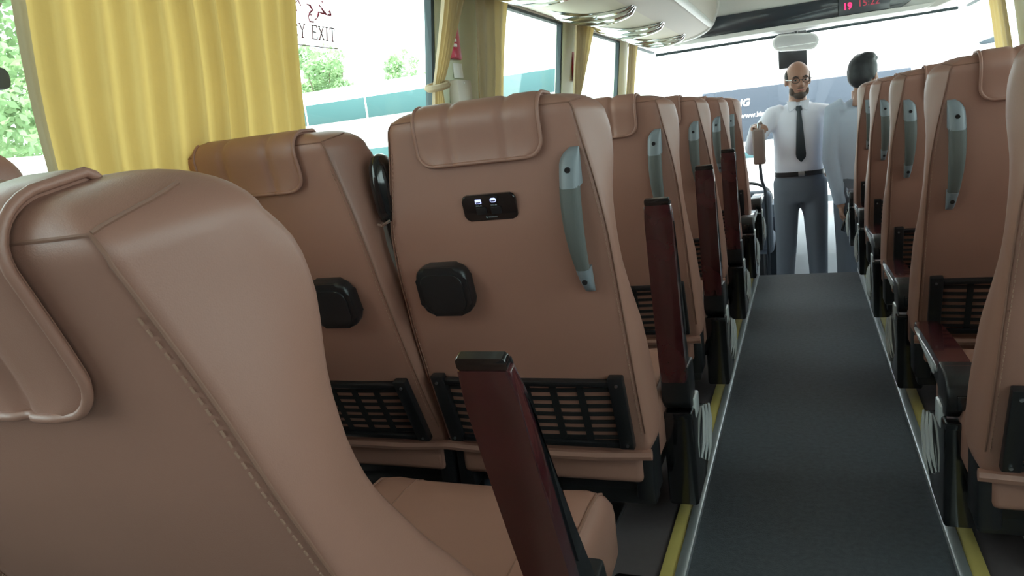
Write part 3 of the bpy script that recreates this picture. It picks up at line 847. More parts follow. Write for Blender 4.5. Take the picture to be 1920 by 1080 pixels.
# ------------------------------------------------------------------ fittings on the left wall
def wallx(z, d): return -(xw(z)-d)
hh = thing('emergency_hammer_holder', 'red ladder shaped emergency hammer holder on the second left pillar', 'hammer holder', (wallx(1.31, 0.0), 2.625, 1.245))
ob('back_plate', bx(0.0, 0.012, -0.045, 0.03, 0.0, 0.19, 0.004), 'red', hh)
ob('clip', bx(0.008, 0.03, -0.075, -0.035, 0.0, 0.035, 0.004), 'red', hh)
for k in range(8): ob('white_tooth', bx(0.011, 0.02, -0.035, -0.018, 0.006+0.0185*k, 0.018+0.0185*k, 0.002), 'paper', hh)
sk = ob('notice_sticker', bx(0.0, 0.004, -0.035, 0.045, 0, 0.055, 0.001), 'paper', None, (wallx(1.21, 0.002), 2.645, 1.18))
tag(sk, 'small white notice sticker below the red hammer holder', 'sticker')
jb = thing('wall_junction_box', 'grey plastic box fixed under the white sticker on the left pillar', 'junction box', (wallx(1.12, 0.0), 2.635, 1.06))
ob('body', bx(0.0, 0.04, -0.055, 0.075, 0, 0.112, 0.006), 'rackbeige', jb)
ob('knob', (lambda b: (disc(b, (0.04, 0.0, 0.10), 0.004, 'x', 0.004, 8), b)[1])(bmesh.new()), 'paper', jb)
hh2 = thing('emergency_hammer_holder', 'narrow red hammer holder half hidden by the gathered tan curtain further forward', 'hammer holder', (wallx(1.28, 0.0), 4.22, 1.20))
ob('back_plate', bx(0.0, 0.012, -0.04, 0.03, 0.0, 0.21, 0.004), 'red', hh2)
for k in range(8): ob('white_tooth', bx(0.011, 0.02, 0.0, 0.014, 0.006+0.019*k, 0.016+0.019*k, 0.002), 'paper', hh2)
hk = thing('window_latch', 'dark grey window latch at the left edge beside the yellow curtain', 'latch', (wallx(1.14, 0.01), 0.835, 1.115))
bm = bmesh.new(); prism(bm, rrect(-0.05, 0.037, 0.0, 0.035, 0.012, 3), 'x', 0, 0.02, 0.003); ob('lever', bm, 'darkgrey', hk)
ob('mount', bx(-0.012, 0.004, -0.03, 0.0, 0.006, 0.028, 0.002), 'darkgrey', hk)

# exit lettering on the glass, from strokes with serifs
GL = {'E': [[(0, 0), (0, 1)], [(0, 1), (.55, 1), (.55, .85)], [(0, .52), (.42, .52)], [(0, 0), (.58, 0), (.58, .16)], [(-.1, 1), (.1, 1)], [(-.1, 0), (.1, 0)]],
      'X': [[(0, 1), (.6, 0)], [(.6, 1), (0, 0)], [(-.08, 1), (.12, 1)], [(.48, 1), (.7, 1)], [(-.1, 0), (.1, 0)], [(.5, 0), (.7, 0)]],
      'I': [[(.2, 0), (.2, 1)], [(.05, 1), (.35, 1)], [(.05, 0), (.35, 0)]],
      'T': [[(.3, 0), (.3, 1)], [(-.02, .86), (0, 1), (.6, 1), (.62, .86)], [(.18, 0), (.42, 0)]],
      'Y': [[(0, 1), (.3, .5), (.6, 1)], [(.3, .5), (.3, 0)], [(.18, 0), (.42, 0)], [(-.08, 1), (.1, 1)], [(.5, 1), (.68, 1)]],
      'M': [[(0, 0), (0, 1), (.32, .2), (.64, 1), (.64, 0)], [(-.1, 0), (.1, 0)], [(.54, 0), (.74, 0)]],
      'R': [[(0, 0), (0, 1), (.42, 1), (.55, .88), (.55, .66), (.42, .52), (0, .52)], [(.25, .52), (.6, 0)], [(-.1, 0), (.1, 0)]],
      'G': [[(.56, .8), (.4, 1), (.18, 1), (0, .75), (0, .25), (.18, 0), (.4, 0), (.56, .2), (.56, .45), (.36, .45)]],
      'N': [[(0, 0), (0, 1), (.58, 0), (.58, 1)], [(-.1, 0), (.1, 0)], [(.48, 1), (.68, 1)]],
      'C': [[(.56, .8), (.4, 1), (.18, 1), (0, .75), (0, .25), (.18, 0), (.4, 0), (.56, .2)]]}
ex = thing('exit_lettering', 'red and brown exit lettering in Arabic and English stuck on the near left window', 'lettering', (wallx(1.27, -0.016), 1.725, 1.235))
def wpt(y, z):   # y along the bus, z up, relative to the thing
    return Vector((wallx(1.23+z, -0.016)-ex.location.x+0.004, y, z))
y = 1.838-1.70; hgt = 0.034; wd = 0.034
word = 'EMERGENCY EXIT'
pos = y
for ch in reversed(word):
    if ch == ' ': pos -= 0.026; continue
    adv = 0.6*wd+0.009 if ch != 'I' else 0.4*wd+0.009
    bm = bmesh.new()
    for stroke in GL[ch]:
        pts = [wpt(pos-adv+0.009+u*wd, 0.027+v*hgt) for u, v in stroke]
        tube(bm, pts, 0.0018, 5)
    ob('letter', bm, 'ink', ex); pos -= adv
bm = bmesh.new(); tube(bm, [wpt(-0.30, 0.008), wpt(0.15, 0.008)], 0.0014, 5); ob('underline', bm, 'ink', ex)
# arabic word for exit, brush strokes drawn from right to left: meem, khah, reh, jeem
ar = [[(0.126, .094), (0.120, .105), (0.112, .101), (0.114, .094), (0.122, .095), (0.110, .094), (0.098, .095)],
      [(0.102, .096), (0.090, .102), (0.078, .112), (0.072, .115)], [(0.100, .096), (0.084, .096), (0.068, .098)],
      [(0.068, .099), (0.066, .090), (0.060, .081), (0.050, .077)],
      [(0.040, .100), (0.030, .110), (0.016, .112)], [(0.042, .100), (0.028, .092), (0.020, .080), (0.026, .070), (0.042, .070)],
      [(0.086, .124), (0.087, .126)], [(0.032, .086), (0.033, .087)]]
for sgm in ar:
    bm = bmesh.new(); tube(bm, [wpt(a, b) for a, b in sgm], [0.0022+0.0010*math.sin(i*2.1) for i in range(len(sgm))], 5); ob('arabic_stroke', bm, 'redink', ex)
for k in range(4):
    bm = bmesh.new(); yy = -0.01-0.04*k; tube(bm, [wpt(yy, .105), wpt(yy-0.01, .118), wpt(yy-0.024, .108), wpt(yy-0.018, .09)], 0.0016, 5); ob('arabic_stroke', bm, 'redink', ex)

# ------------------------------------------------------------------ driver's area
gp = thing('grab_post', 'slim post with a taupe padded box at its top beside the frontmost left seat', 'grab post', (-0.235, 5.09, FLOOR_F))
F0 = -FLOOR_F
bm = bmesh.new(); tube(bm, [(0, 0, 0.0), (0, 0, F0+0.30), (-0.002, -0.02, F0+0.40), (-0.020, -0.06, F0+0.48), (-0.024, -0.085, F0+0.60)], 0.010, 8); ob('post', bm, 'darkgrey', gp)
ob('padded_box', bx(-0.060, 0.012, -0.125, -0.045, F0+0.580, F0+0.800, 0.012, 3), 'taupe', gp)
bm = bmesh.new(); tube(bm, [(-0.022, -0.085, F0+0.795), (-0.020, -0.086, F0+0.832), (0.0, -0.087, F0+0.840)], 0.012, 8); ob('grip_bar', bm, 'steel', gp)
ob('foot_flange', bx(-0.03, 0.03, -0.03, 0.03, 0.0, 0.010, 0.003), 'steel', gp)

ds = thing('driver_seat', 'dark grey driver seat low at the front left', 'seat', (-0.47, 5.95, FLOOR_F))
bm = bmesh.new(); box(bm, -0.24, 0.24, -0.06, 0.06, 0.42, 0.88, 0.05, 4); ob('backrest', bm, 'darkgrey', ds, rot=(R(8), 0, 0))
bm = bmesh.new(); box(bm, -0.24, 0.24, -0.02, 0.44, 0.36, 0.50, 0.05, 4); ob('seat_cushion', bm, 'darkgrey', ds)
ob('pedestal', bx(-0.16, 0.16, 0.05, 0.36, 0.0, 0.37, 0.02), 'black', ds)
sw = thing('steering_wheel', 'black steering wheel at the front left of the coach', 'steering wheel', (-0.46, 6.34, 0.20))
bm = bmesh.new(); tube(bm, [(0.21*math.cos(a), 0.21*math.sin(a), 0) for a in np.linspace(0, 2*math.pi, 25)], 0.013, 8); ob('rim', bm, 'black', sw, rot=(R(35), 0, 0))
bm = bmesh.new()
for a in (0, 2.1, 4.2): tube(bm, [(0, 0, -0.03), (0.2*math.cos(a+.5), 0.2*math.sin(a+.5), 0)], 0.012, 6)
ob('spokes', bm, 'black', sw, rot=(R(35), 0, 0))
bm = bmesh.new(); tube(bm, [(0, 0.0, -0.03), (0, 0.09, -0.13)], 0.03, 8); ob('column', bm, 'black', sw)
db = thing('dashboard', 'pale grey dashboard cowl below the windscreen', 'dashboard', (0, 6.55, FLOOR_F))
bm = bmesh.new(); prism(bm, [(0.10, 0.0), (0.02, 0.42), (-0.12, 0.58), (-0.10, 0.68), (0.02, 0.70), (0.20, 0.66), (0.20, 0.0)], 'x', -1.16, -0.20, 0.02); ob('cowl', bm, 'darkgrey', db)
bm = bmesh.new(); prism(bm, [(-0.40, 0.0), (-0.36, 0.30), (0.02, 0.62), (0.20, 0.64), (0.20, 0.0)], 'x', -0.195, 1.16, 0.02); ob('passenger_side', bm, 'lightgrey', db)
ob('vent', bx(-0.42, -0.28, -0.118, -0.11, 0.60, 0.66, 0.004), 'black', db)

# right front outside mirror
om = thing('outside_mirror', 'grey outside mirror on a stalk beyond the right front pillar', 'mirror', (1.32, 6.72, 1.20))
bm = bmesh.new(); prism(bm, rrect(-0.055, 0.055, 0.0, 0.17, 0.025, 4), 'y', 0, 0.06, 0.012); ob('housing', bm, 'darkgrey', om)
bm = bmesh.new(); tube(bm, [(0, 0.03, 0.165), (0.02, 0.04, 0.28), (-0.01, 0.03, 0.36), (-0.10, 0.0, 0.40)], 0.014, 8); ob('stalk', bm, 'yellow', om)

# ------------------------------------------------------------------ people
def tube_seg(bm, pts, rads, seg=14):
    tube(bm, pts, rads, seg)
def blob(shapes, voxel, smooth=3, fac=0.5):
    bm = bmesh.new()
    for fn in shapes: fn(bm)
    bmesh.ops.recalc_face_normals(bm, faces=bm.faces[:])
    me = bpy.data.meshes.new('b'); bm.to_mesh(me); bm.free()
    o = bpy.data.objects.new('b', me); COL.objects.link(o)
    md = o.modifiers.new('r', 'REMESH'); md.mode = 'VOXEL'; md.voxel_size = voxel
    ms = o.modifiers.new('s', 'SMOOTH'); ms.iterations = smooth; ms.factor = fac
    dg = bpy.context.evaluated_depsgraph_get()
    out = bpy.data.meshes.new_from_object(o.evaluated_get(dg))
    bpy.data.objects.remove(o); bpy.data.meshes.remove(me)
    for p in out.polygons: p.use_smooth = True
    return out
def ell(c, r, rot=None):
    def f(bm):
        mt = Matrix.Translation(c) @ (rot.to_4x4() if rot else Matrix.Identity(4)) @ Matrix.Diagonal((*r, 1))
        bmesh.ops.create_uvsphere(bm, u_segments=20, v_segments=14, radius=1, matrix=mt)
    return f
def stack(levels, seg=24, pw=2.4):
    """levels: (z, cx, cy, rx, ry): horizontal super-ellipse sections"""
    def f(bm):
        rings = []
        for z, cx, cy, rx, ry in levels:
            r = []
            for k in range(seg):
                a = 2*math.pi*k/seg; c, s = math.cos(a), math.sin(a)
                r.append((cx+rx*math.copysign(abs(c)**(2/pw), c), cy+ry*math.copysign(abs(s)**(2/pw), s), z))
            rings.append(r)
        loft(bm, rings)
    return f
def limb(pts, rads, seg=14):
    return lambda bm: tube(bm, [Vector(p) for p in pts], rads, seg)

def head(parent, pos, yaw, pitch, hair_kind, glasses=False, beard=False):
    """head built facing -y, centre between the ears at pos"""
    rot = Matrix.Rotation(R(yaw), 4, 'Z') @ Matrix.Rotation(R(pitch), 4, 'X')
    def E(c, r): return ell(Vector(c), r)
    sh = [E((0, 0.012, 0.030), (0.076, 0.096, 0.092)), E((0, -0.018, -0.030), (0.064, 0.072, 0.085)), E((0, -0.040, -0.085), (0.042, 0.044, 0.036)),
          limb([(0, -0.082, 0.016), (0, -0.100, -0.020), (0, -0.098, -0.030)], [0.010, 0.015, 0.013], 10), E((-0.012, -0.093, -0.028), (0.009, 0.010, 0.008)), E((0.012, -0.093, -0.028), (0.009, 0.010, 0.008)),
          E((-0.034, -0.070, 0.022), (0.026, 0.014, 0.008)), E((0.034, -0.070, 0.022), (0.026, 0.014, 0.008)),
          E((-0.042, -0.058, -0.022), (0.022, 0.020, 0.018)), E((0.042, -0.058, -0.022), (0.022, 0.020, 0.018)),
          E((0, -0.082, -0.062), (0.024, 0.010, 0.012)),
          E((-0.078, 0.012, -0.008), (0.010, 0.020, 0.032)), E((0.078, 0.012, -0.008), (0.010, 0.020, 0.032)),
          limb([(0, 0.02, -0.06), (0, 0.035, -0.13), (0, 0.045, -0.20)], [0.056, 0.055, 0.062], 14)]
    me = blob(sh, 0.0065, 3); 
    h = ob('head', me, 'skin', parent); h.matrix_local = Matrix.Translation(pos) @ rot
    for sx in (-1, 1):
        bm = bmesh.new(); ell(Vector((sx*0.032, -0.074, 0.004)), (0.012, 0.008, 0.006))(bm); ob('eye', bm, 'eye', h)
        bm = bmesh.new(); ell(Vector((sx*0.032, -0.0805, 0.004)), (0.005, 0.003, 0.005))(bm); ob('pupil', bm, 'hair', h)
        bm = bmesh.new(); tube(bm, [(sx*0.014, -0.088, 0.024), (sx*0.034, -0.088, 0.030), (sx*0.054, -0.074, 0.022)], [0.003, 0.0045, 0.002], 6); ob('eyebrow', bm, 'hair', h)
    bm = bmesh.new(); tube(bm, [(-0.022, -0.086, -0.062), (0, -0.094, -0.060), (0.022, -0.086, -0.062)], [0.003, 0.007, 0.003], 8); ob('mouth', bm, 'lip', h)
    if hair_kind == 'full':
        me = blob([E((0, 0.022, 0.042), (0.088, 0.100, 0.094)), E((0, 0.060, -0.004), (0.078, 0.062, 0.080)), E((0, -0.03, 0.098), (0.072, 0.066, 0.036)), E((0.03, -0.02, 0.11), (0.05, 0.05, 0.03)), E((-0.035, 0.03, 0.115), (0.05, 0.06, 0.028)),
                   E((-0.074, 0.03, 0.02), (0.014, 0.05, 0.05)), E((0.074, 0.03, 0.02), (0.014, 0.05, 0.05))], 0.008, 2)
        ob('hair', me, 'hair', h)
    else:   # receding: band round the back and sides
        me = blob([E((0, 0.040, 0.026), (0.0795, 0.082, 0.080)), E((-0.070, 0.02, 0.022), (0.014, 0.045, 0.042)), E((0.070, 0.02, 0.022), (0.014, 0.045, 0.042))], 0.007, 2)
        ob('hair', me, 'stubble', h)
    if beard:
        me = blob([E((0, -0.052, -0.096), (0.044, 0.040, 0.030)), E((-0.046, -0.030, -0.070), (0.020, 0.036, 0.034)), E((0.046, -0.030, -0.070), (0.020, 0.036, 0.034)), E((0, -0.0855, -0.047), (0.026, 0.009, 0.006)),
                   E((0, -0.083, -0.084), (0.018, 0.010, 0.012))], 0.0055, 2)
        ob('beard', me, 'beard', h)
    if glasses:
        g = bmesh.new()
        for sx in (-1, 1):
            tube(g, [(sx*0.034+0.025*math.cos(a), -0.096+0.012*abs(math.cos(a))*0, 0.004+0.017*math.sin(a)) for a in np.linspace(0, 2*math.pi, 17)], 0.0022, 6)
            tube(g, [(sx*0.059, -0.096, 0.010), (sx*0.074, -0.08, 0.010), (sx*0.082, 0.01, 0.008)], 0.0026, 6)
        tube(g, [(-0.010, -0.097, 0.006), (0, -0.100, 0.009), (0.010, -0.097, 0.006)], 0.002, 6)
        ob('glasses', g, 'black', h)
        bm = bmesh.new(); tube(bm, [(-0.060, -0.098, 0.010), (-0.080, -0.080, 0.010), (-0.0855, -0.03, 0.009)], 0.0038, 6); ob('glasses_arm', bm, 'paper', h)
    return h

def hand_shapes(wrist, fdir, ndir, side, curl=25, spread=6, L=0.165):
    """wrist point, finger direction, palm normal (palm faces ndir), side=+1 thumb on cross(fdir,ndir)"""
    w = Vector(wrist); f = Vector(fdir).normalized(); nn = Vector(ndir); nn = (nn-f*nn.dot(f)).normalized(); a = f.cross(nn)*side
    sh = []
    pal = L*0.48
    sh.append(limb([w-f*0.02, w+f*pal*.3, w+f*pal*.75, w+f*pal], [(0.024, 0.018), (0.031, 0.016), (0.037, 0.014), (0.034, 0.011)], 12) if False else
              (lambda bm: palm(bm, w, f, nn, a, pal)))
    lens = [0.43, 0.48, 0.45, 0.36]
    for i in range(4):
        off = a*(0.026-0.0175*i); root = w+f*(pal*0.92)+off
        d = (f+a*math.tan(R(spread*(1.5-i)))*0.5).normalized(); p = [root-f*0.015]; ang = 0
        seg = L*lens[i]/2.4
        for k, q in enumerate((1.0, 0.75, 0.65)):
            ang += R(curl)
            dd = d*math.cos(ang)+nn*math.sin(ang); p.append(p[-1]+dd*seg*q+(d*0.015 if k == 0 else Vector()))
        sh.append(limb(p, [0.0092, 0.0088, 0.0082, 0.0066], 8))
    r0 = w+f*pal*0.25+a*0.020
    t1 = r0+(a*0.75+f*0.65+nn*0.25).normalized()*0.034; t2 = t1+(f*0.9+a*0.25+nn*0.45).normalized()*0.028; t3 = t2+(f*0.9+nn*0.5).normalized()*0.020
    sh.append(limb([r0, t1, t2, t3], [0.013, 0.0105, 0.0095, 0.0075], 8))
    return sh
def palm(bm, w, f, nn, a, pal):
    rings = []
    for u, hw, th in ((-0.25, 0.022, 0.016), (0.1, 0.027, 0.016), (0.5, 0.036, 0.015), (0.9, 0.038, 0.012), (1.05, 0.034, 0.009)):
        c = w+f*pal*u
        rings.append([c+a*hw*math.cos(t)+nn*th*math.sin(t) for t in np.linspace(0, 2*math.pi, 13)[:-1]])
    loft(bm, rings)

# ---- man with tie (faces the camera, hand on the post)
P1 = thing('person', 'bearded man in white shirt and black tie standing at the front of the aisle', 'person', (-0.021, 5.62, FLOOR_F))
def rel(p): return Vector(p)-Vector(P1.location)
F = FLOOR_F
shd_r = rel((-0.195, 5.62, 0.885)); elb_r = rel((-0.330, 5.44, 0.660)); wri_r = rel((-0.280, 5.12, 0.805))
shd_l = rel((0.152, 5.63, 0.870)); elb_l = rel((0.205, 5.73, 0.625)); wri_l = rel((0.14, 5.79, 0.43))
torso = stack([(0.92, -.01, .01, .150, .105), (0.98, -.01, .008, .158, .115), (1.06, -.01, .0, .165, .125), (1.16, -.005, .0, .165, .122), (1.28, -.003, .0, .172, .118), (1.36, -.003, .005, .180, .108), (1.42, -.003, .01, .168, .088), (1.46, 0, .015, .11, .065), (1.49, 0, .02, .068, .055)])
sh = [torso, limb([shd_r+Vector((.07, 0, -.005)), shd_r+Vector((.005, 0, -.014)), shd_r.lerp(elb_r, .5), elb_r, elb_r.lerp(wri_r, .5), wri_r], [.060, .062, .058, .052, .047, .040]),
      limb([shd_l+Vector((-.07, 0, -.005)), shd_l+Vector((-.005, 0, -.014)), shd_l.lerp(elb_l, .5), elb_l, elb_l.lerp(wri_l, .6), wri_l], [.060, .062, .058, .052, .045, .038])]
hd = head(P1, Vector((0.003, -0.01, 1.635)), 12, 6, 'receding', True, True)
# body under the clothes: one mesh with forearms and hands
body = [stack([(0.80, -.01, .01, .13, .09), (1.0, -.01, .0, .13, .09), (1.3, 0, .0, .14, .085), (1.42, 0, .01, .12, .06), (1.50, 0, .03, .055, .055), (1.54, 0, .03, .052, .052)])]
body += [limb([shd_r, elb_r, wri_r, wri_r+(wri_r-elb_r).normalized()*.02], [.045, .036, .026, .024]), limb([shd_l, elb_l, wri_l], [.045, .036, .026])]
body += hand_shapes(wri_r+(wri_r-elb_r).normalized()*.012, (0.35, -0.80, 0.10), (0.1, -0.25, -1), -1, 28, 8)
body += hand_shapes(wri_l, (-0.5, 0.1, -0.8), (0.3, 1, -0.1), -1, 25, 4)
hipl, kneel, ankl = Vector((.085, .01, .93)), Vector((.092, -.03, .50)), Vector((.100, .02, .09))
hipr, kneer, ankr = Vector((-.098, .01, .93)), Vector((-.112, -.02, .50)), Vector((-.140, .03, .09))
body += [limb([hipl, kneel, ankl], [.07, .05, .036]), limb([hipr, kneer, ankr], [.07, .05, .036])]
ob('body', blob(body, 0.0075, 2), 'skin', P1)
shirt = ob('shirt', blob(sh, 0.012, 4), 'shirt', P1)
for sx in (-1, 1):
    bm = bmesh.new()
    hexa(bm, [(sx*.008, -.060, 1.455), (sx*.012, -.045, 1.492), (sx*.006, -.052, 1.455), (sx*.012, -.038, 1.492), (sx*.060, -.078, 1.425), (sx*.074, -.020, 1.500), (sx*.060, -.070, 1.425), (sx*.074, -.012, 1.500)], .003)
    ob('collar', bm, 'shirt', shirt)
for k in range(6):
    bm = bmesh.new(); disc(bm, (0.012+.004*k, -.128+.004*abs(k-2), 1.34-.07*k), .006, 'y', .004, 8); ob('button', bm, 'busdark', shirt)
tr = [stack([(0.80, -.01, .01, .150, .105), (0.88, -.01, .008, .168, .118), (0.96, -.01, .008, .165, .118), (1.015, -.01, .005, .160, .116)]),
      limb([hipl+Vector((0, 0, .02)), hipl.lerp(kneel, .4), kneel, kneel.lerp(ankl, .5), ankl+Vector((0, 0, -.01))], [.090, .086, .072, .064, .060]),
      limb([hipr+Vector((0, 0, .02)), hipr.lerp(kneer, .4), kneer, kneer.lerp(ankr, .5), ankr+Vector((0, 0, -.01))], [.090, .086, .072, .064, .060])]
tro = ob('trousers', blob(tr, 0.012, 3), 'trousers', P1)
bm = bmesh.new(); stack([(0.985, -.01, .005, .1665, .1225), (1.018, -.01, .005, .1655, .1225)])(bm); bl = ob('belt', bm, 'black', P1)
ob('buckle', bx(-.015, .025, -.128, -.115, .986, 1.018, .003), 'steel', bl)
bm = bmesh.new()
r = []
for z, hw, yy in ((1.462, .016, -.066), (1.435, .022, -.082), (1.425, .013, -.086), (1.36, .019, -.118), (1.25, .026, -.130), (1.14, .033, -.136), (1.115, .030, -.136), (1.085, .004, -.134)):
    x = .003+.010*(1.46-z)
    r.append([(x-hw, yy+.004, z), (x, yy-.006, z), (x+hw, yy+.004, z), (x, yy+.010, z)])
loft(bm, r); ob('tie', bm, 'tie', P1)
for a in (ankl, ankr):
    ob('shoe', blob([ell(Vector((a.x, a.y-.07, .035)), (.045, .13, .035)), ell(Vector((a.x, a.y+.01, .06)), (.042, .06, .06))], .01, 3), 'shoe', P1)

# ---- second man, seen from behind
P2 = thing('person', 'man with black hair and pale grey blue shirt, seen from behind', 'person', (0.36, 5.48, FLOOR_F))
def rel2(p): return Vector(p)-Vector(P2.location)
sl = rel2((0.203, 5.46, 0.855)); el = rel2((0.168, 5.42, 0.540)); wl = rel2((0.222, 5.40, 0.235))
sr = rel2((0.525, 5.48, 0.855)); er = rel2((0.61, 5.54, 0.55)); wr_ = rel2((0.59, 5.64, 0.27))
tor = stack([(0.88, 0, .0, .155, .115), (0.98, 0, .0, .165, .128), (1.10, 0, .0, .175, .132), (1.24, 0, .0, .180, .125), (1.33, 0, .0, .182, .110), (1.395, 0, .0, .165, .088), (1.43, 0, .005, .11, .065), (1.47, 0, -.0, .066, .055)])
sh = [tor, limb([sl+Vector((.06, 0, .015)), sl, sl.lerp(el, .5), el, el.lerp(wl, .6), wl], [.07, .070, .062, .055, .047, .040]),
      limb([sr+Vector((-.06, 0, .015)), sr, sr.lerp(er, .5), er, er.lerp(wr_, .6), wr_], [.07, .070, .062, .055, .047, .040])]
ob('shirt', blob(sh, .012, 4), 'shirt2', P2)
bd = [stack([(0.80, 0, .0, .13, .09), (1.2, 0, .0, .14, .09), (1.38, 0, .0, .12, .06), (1.46, 0, -.005, .055, .055), (1.52, 0, -.01, .054, .054)]),
      limb([sl, el, wl, wl+(wl-el).normalized()*.02], [.045, .037, .027, .025]), limb([sr, er, wr_], [.045, .037, .027])]
bd += hand_shapes(wl+(wl-el).normalized()*.01, (0.05, -0.05, -1), (0.9, -0.2, 0), 1, 30, 3)
bd += hand_shapes(wr_, (0, 0.2, -1), (-1, 0, 0), -1, 25, 3)
h2, k2, a2 = [Vector((s*.09, 0, .9)) for s in (-1, 1)], [Vector((s*.10, .02, .49)) for s in (-1, 1)], [Vector((s*.10, -.02, .09)) for s in (-1, 1)]
for i in range(2): bd.append(limb([h2[i], k2[i], a2[i]], [.07, .05, .036]))
ob('body', blob(bd, .0075, 2), 'skin', P2)
tr = [stack([(0.78, 0, .0, .150, .110), (0.86, 0, 0, .168, .122), (0.97, 0, 0, .168, .125)])]
for i in range(2): tr.append(limb([h2[i], h2[i].lerp(k2[i], .4), k2[i], k2[i].lerp(a2[i], .5), a2[i]], [.092, .088, .072, .068, .064]))
ob('trousers', blob(tr, .012, 3), 'trousers', P2)
for a in a2:
    ob('shoe', blob([ell(Vector((a.x, a.y+.07, .035)), (.045, .13, .035)), ell(Vector((a.x, a.y-.01, .06)), (.042, .06, .06))], .01, 3), 'shoe', P2)
head(P2, Vector((0.025, 0.0, 1.610)), 150, 0, 'full')
ph = ob('phone', bx(-.036, .036, -.005, .005, -.075, .075, .004), 'gloss_black', None, (0.252, 5.385, 0.125), (R(10), R(20), R(70)))
tag(ph, 'dark phone held low by the man with black hair', 'phone')

# ------------------------------------------------------------------ outside
GZ = -1.25
bm = bmesh.new(); box(bm, -80, 80, -40, 90, GZ-0.1, GZ); o = st('ground', bm, 'asphalt')

def wheel(bm, x, y, z, r, axis):
    disc(bm, (x, y, z), r, axis, 0.28, 20)
# bus straight ahead, its rear towards us
b1 = thing('parked_bus', 'white bus parked ahead with a dark lettered band seen through the windscreen', 'bus', (0.0, 10.0, GZ))
bm = bmesh.new(); box(bm, -1.25, 1.25, 0.02, 11, 0.35, 3.45, 0.12, 4); ob('body', bm, 'buswhite', b1)
bm = bmesh.new(); box(bm, -1.18, 1.20, 0.005, 0.05, 1.76, 2.42, 0.012); bd_ = ob('dark_band', bm, 'busdark', b1)
ob('lettering', textmesh('KING LONG', 0.125, 0.002, shear=0.25, bold=0.004, align='RIGHT'), 'paper', bd_, (-0.61, 0.002, 2.205), (R(90), 0, 0))
ob('lettering', textmesh('www.king-long.com', 0.085, 0.002, bold=0.002), 'paper', bd_, (-0.73, 0.002, 2.06), (R(90), 0, 0))
bm = bmesh.new(); box(bm, -1.16, -0.45, 0.005, 0.04, 1.55, 1.63, 0.004); ob('lamp_strip', bm, 'busteal', b1)
for x in (-1.15, 1.0):
    for y in (2.2, 8.2):
        bm = bmesh.new(); disc(bm, (x-0.06, y, 0.48), 0.48, 'x', 0.28, 18); ob('wheel', bm, 'tyre', b1)
# long bus to the left, broadside
b2 = thing('parked_bus', 'long white bus parked broadside beyond the left windows', 'bus', (-9.5, 14.0, GZ))
bm = bmesh.new(); box(bm, -5.5, 5.6, 0.02, 2.5, 0.35, 3.62, 0.14, 4); ob('body', bm, 'buswhite', b2)
for k in range(7):
    x0 = -5.3+1.55*k
    bm = bmesh.new(); box(bm, x0, x0+1.50, 0.0, 0.05, 2.90, 3.33, 0.01); ob('window', bm, 'busteal', b2)
bm = bmesh.new(); box(bm, -5.3, 5.4, 0.0, 0.04, 1.75, 2.25, 0.01); ob('stripe', bm, 'busteal', b2)
for x in (-3.6, 2.6, 3.8):
    bm = bmesh.new(); disc(bm, (x, -0.02, 0.48), 0.48, 'y', 0.28, 18); ob('wheel', bm, 'tyre', b2)
# minibus far left
vn = thing('white_minibus', 'small white minibus under the tree at the far left window', 'minibus', (-9.6, 6.4, GZ))
bm = bmesh.new(); prism(bm, [(-1.1, .3), (-1.1, 1.3), (-0.95, 2.45), (-0.75, 2.62), (0.75, 2.62), (0.95, 2.45), (1.1, 1.3), (1.1, .3)], 'y', -0.95, 4.2, 0.06, 3); ob('body', bm, 'buswhite', vn)
bm = bmesh.new(); prism(bm, [(-0.92, 1.45), (-0.80, 2.28), (0.80, 2.28), (0.92, 1.45)], 'y', -1.0, -0.93); ob('rear_window', bm, 'busteal', vn)
for k in range(4):
    y0 = -0.7+1.15*k
    bm = bmesh.new(); hexa(bm, [(1.06, y0, 1.55), (0.97, y0, 2.25), (1.06, y0+1.0, 1.55), (0.97, y0+1.0, 2.25), (1.10, y0, 1.55), (1.01, y0, 2.25), (1.10, y0+1.0, 1.55), (1.01, y0+1.0, 2.25)]); ob('side_window', bm, 'busteal', vn)
for x in (-1.05, 0.80):
    for y in (0.1, 3.2):
        bm = bmesh.new(); disc(bm, (x, y, .36), .36, 'x', .24, 16); ob('wheel', bm, 'tyre', vn)

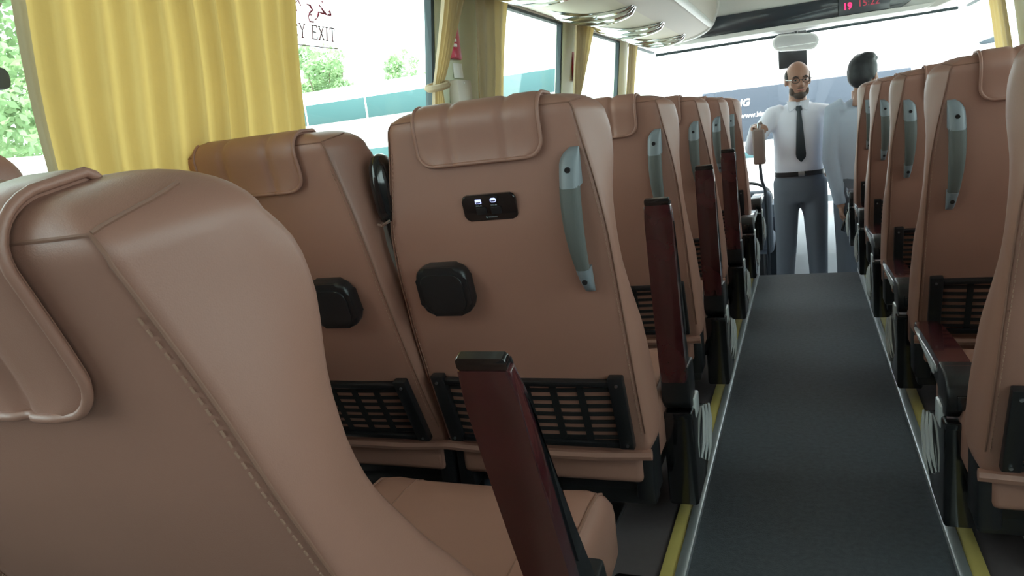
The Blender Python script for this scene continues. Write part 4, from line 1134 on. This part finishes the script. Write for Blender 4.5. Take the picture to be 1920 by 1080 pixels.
def tree(label, loc, h, rad, seed, n=2600, group='trees outside the left windows'):
    rnd = random.Random(seed)
    t = thing('tree', label, 'tree', loc, group)
    bm = bmesh.new(); tube(bm, [(0, 0, 0), (.05, .02, h*.3), (-.05, .05, h*.6)], [rad*.09, rad*.07, rad*.04], 8)
    for k in range(6):
        a = rnd.uniform(0, 6.28); tube(bm, [(0, 0, h*rnd.uniform(.3, .5)), (rad*.35*math.cos(a), rad*.35*math.sin(a), h*.65), (rad*.6*math.cos(a), rad*.6*math.sin(a), h*.8)], [rad*.04, rad*.025, rad*.01], 6)
    ob('trunk', bm, 'bark', t)
    cl = [(Vector((rnd.gauss(0, rad*.45), rnd.gauss(0, rad*.45), h*rnd.uniform(.38, .92))), rad*rnd.uniform(.28, .5)) for _ in range(16)]
    V = []; Fc = []
    for i in range(n):
        c, r = rnd.choice(cl)
        d = Vector((rnd.gauss(0, 1), rnd.gauss(0, 1), rnd.gauss(0, 1))).normalized()*r*rnd.uniform(.6, 1)
        p = c+d; u = Vector((rnd.gauss(0, 1), rnd.gauss(0, 1), rnd.gauss(0, 1))).normalized(); v = u.orthogonal().normalized(); s = rnd.uniform(.07, .13)
        k = len(V); V += [p-u*s, p+v*s*.5, p+u*s, p-v*s*.5]; Fc.append((k, k+1, k+2, k+3))
    me = bpy.data.meshes.new('leaves'); me.from_pydata([tuple(v) for v in V], [], Fc)
    f = ob('foliage', me, 'leaf', t); f['kind'] = 'stuff'
tree('broad pale green tree behind the minibus at the far left', (-15.2, 9.4, GZ), 8.0, 3.2, 1, 16000)
tree('leftmost small tree seen over the long white bus', (-22.6, 27.5, GZ), 6.6, 2.0, 3, 5000)
tree('middle tree seen over the roof of the long white bus', (-18.6, 27.0, GZ), 6.9, 1.6, 4, 5000)
tree('rightmost small tree over the roof of the long white bus', (-15.2, 27.5, GZ), 6.0, 1.4, 5, 3500)
lp = thing('lamp_post', 'thin white lamp post among the trees over the long white bus', 'lamp post', (-18.0, 23.0, GZ))
bm = bmesh.new(); tube(bm, [(0, 0, 0), (0, 0, 6.6)], [0.11, 0.07], 8); ob('pole', bm, 'buswhite', lp)
bm = bmesh.new(); box(bm, -0.12, 0.55, -0.08, 0.08, 6.55, 6.65, 0.02); ob('lamp_head', bm, 'buswhite', lp)
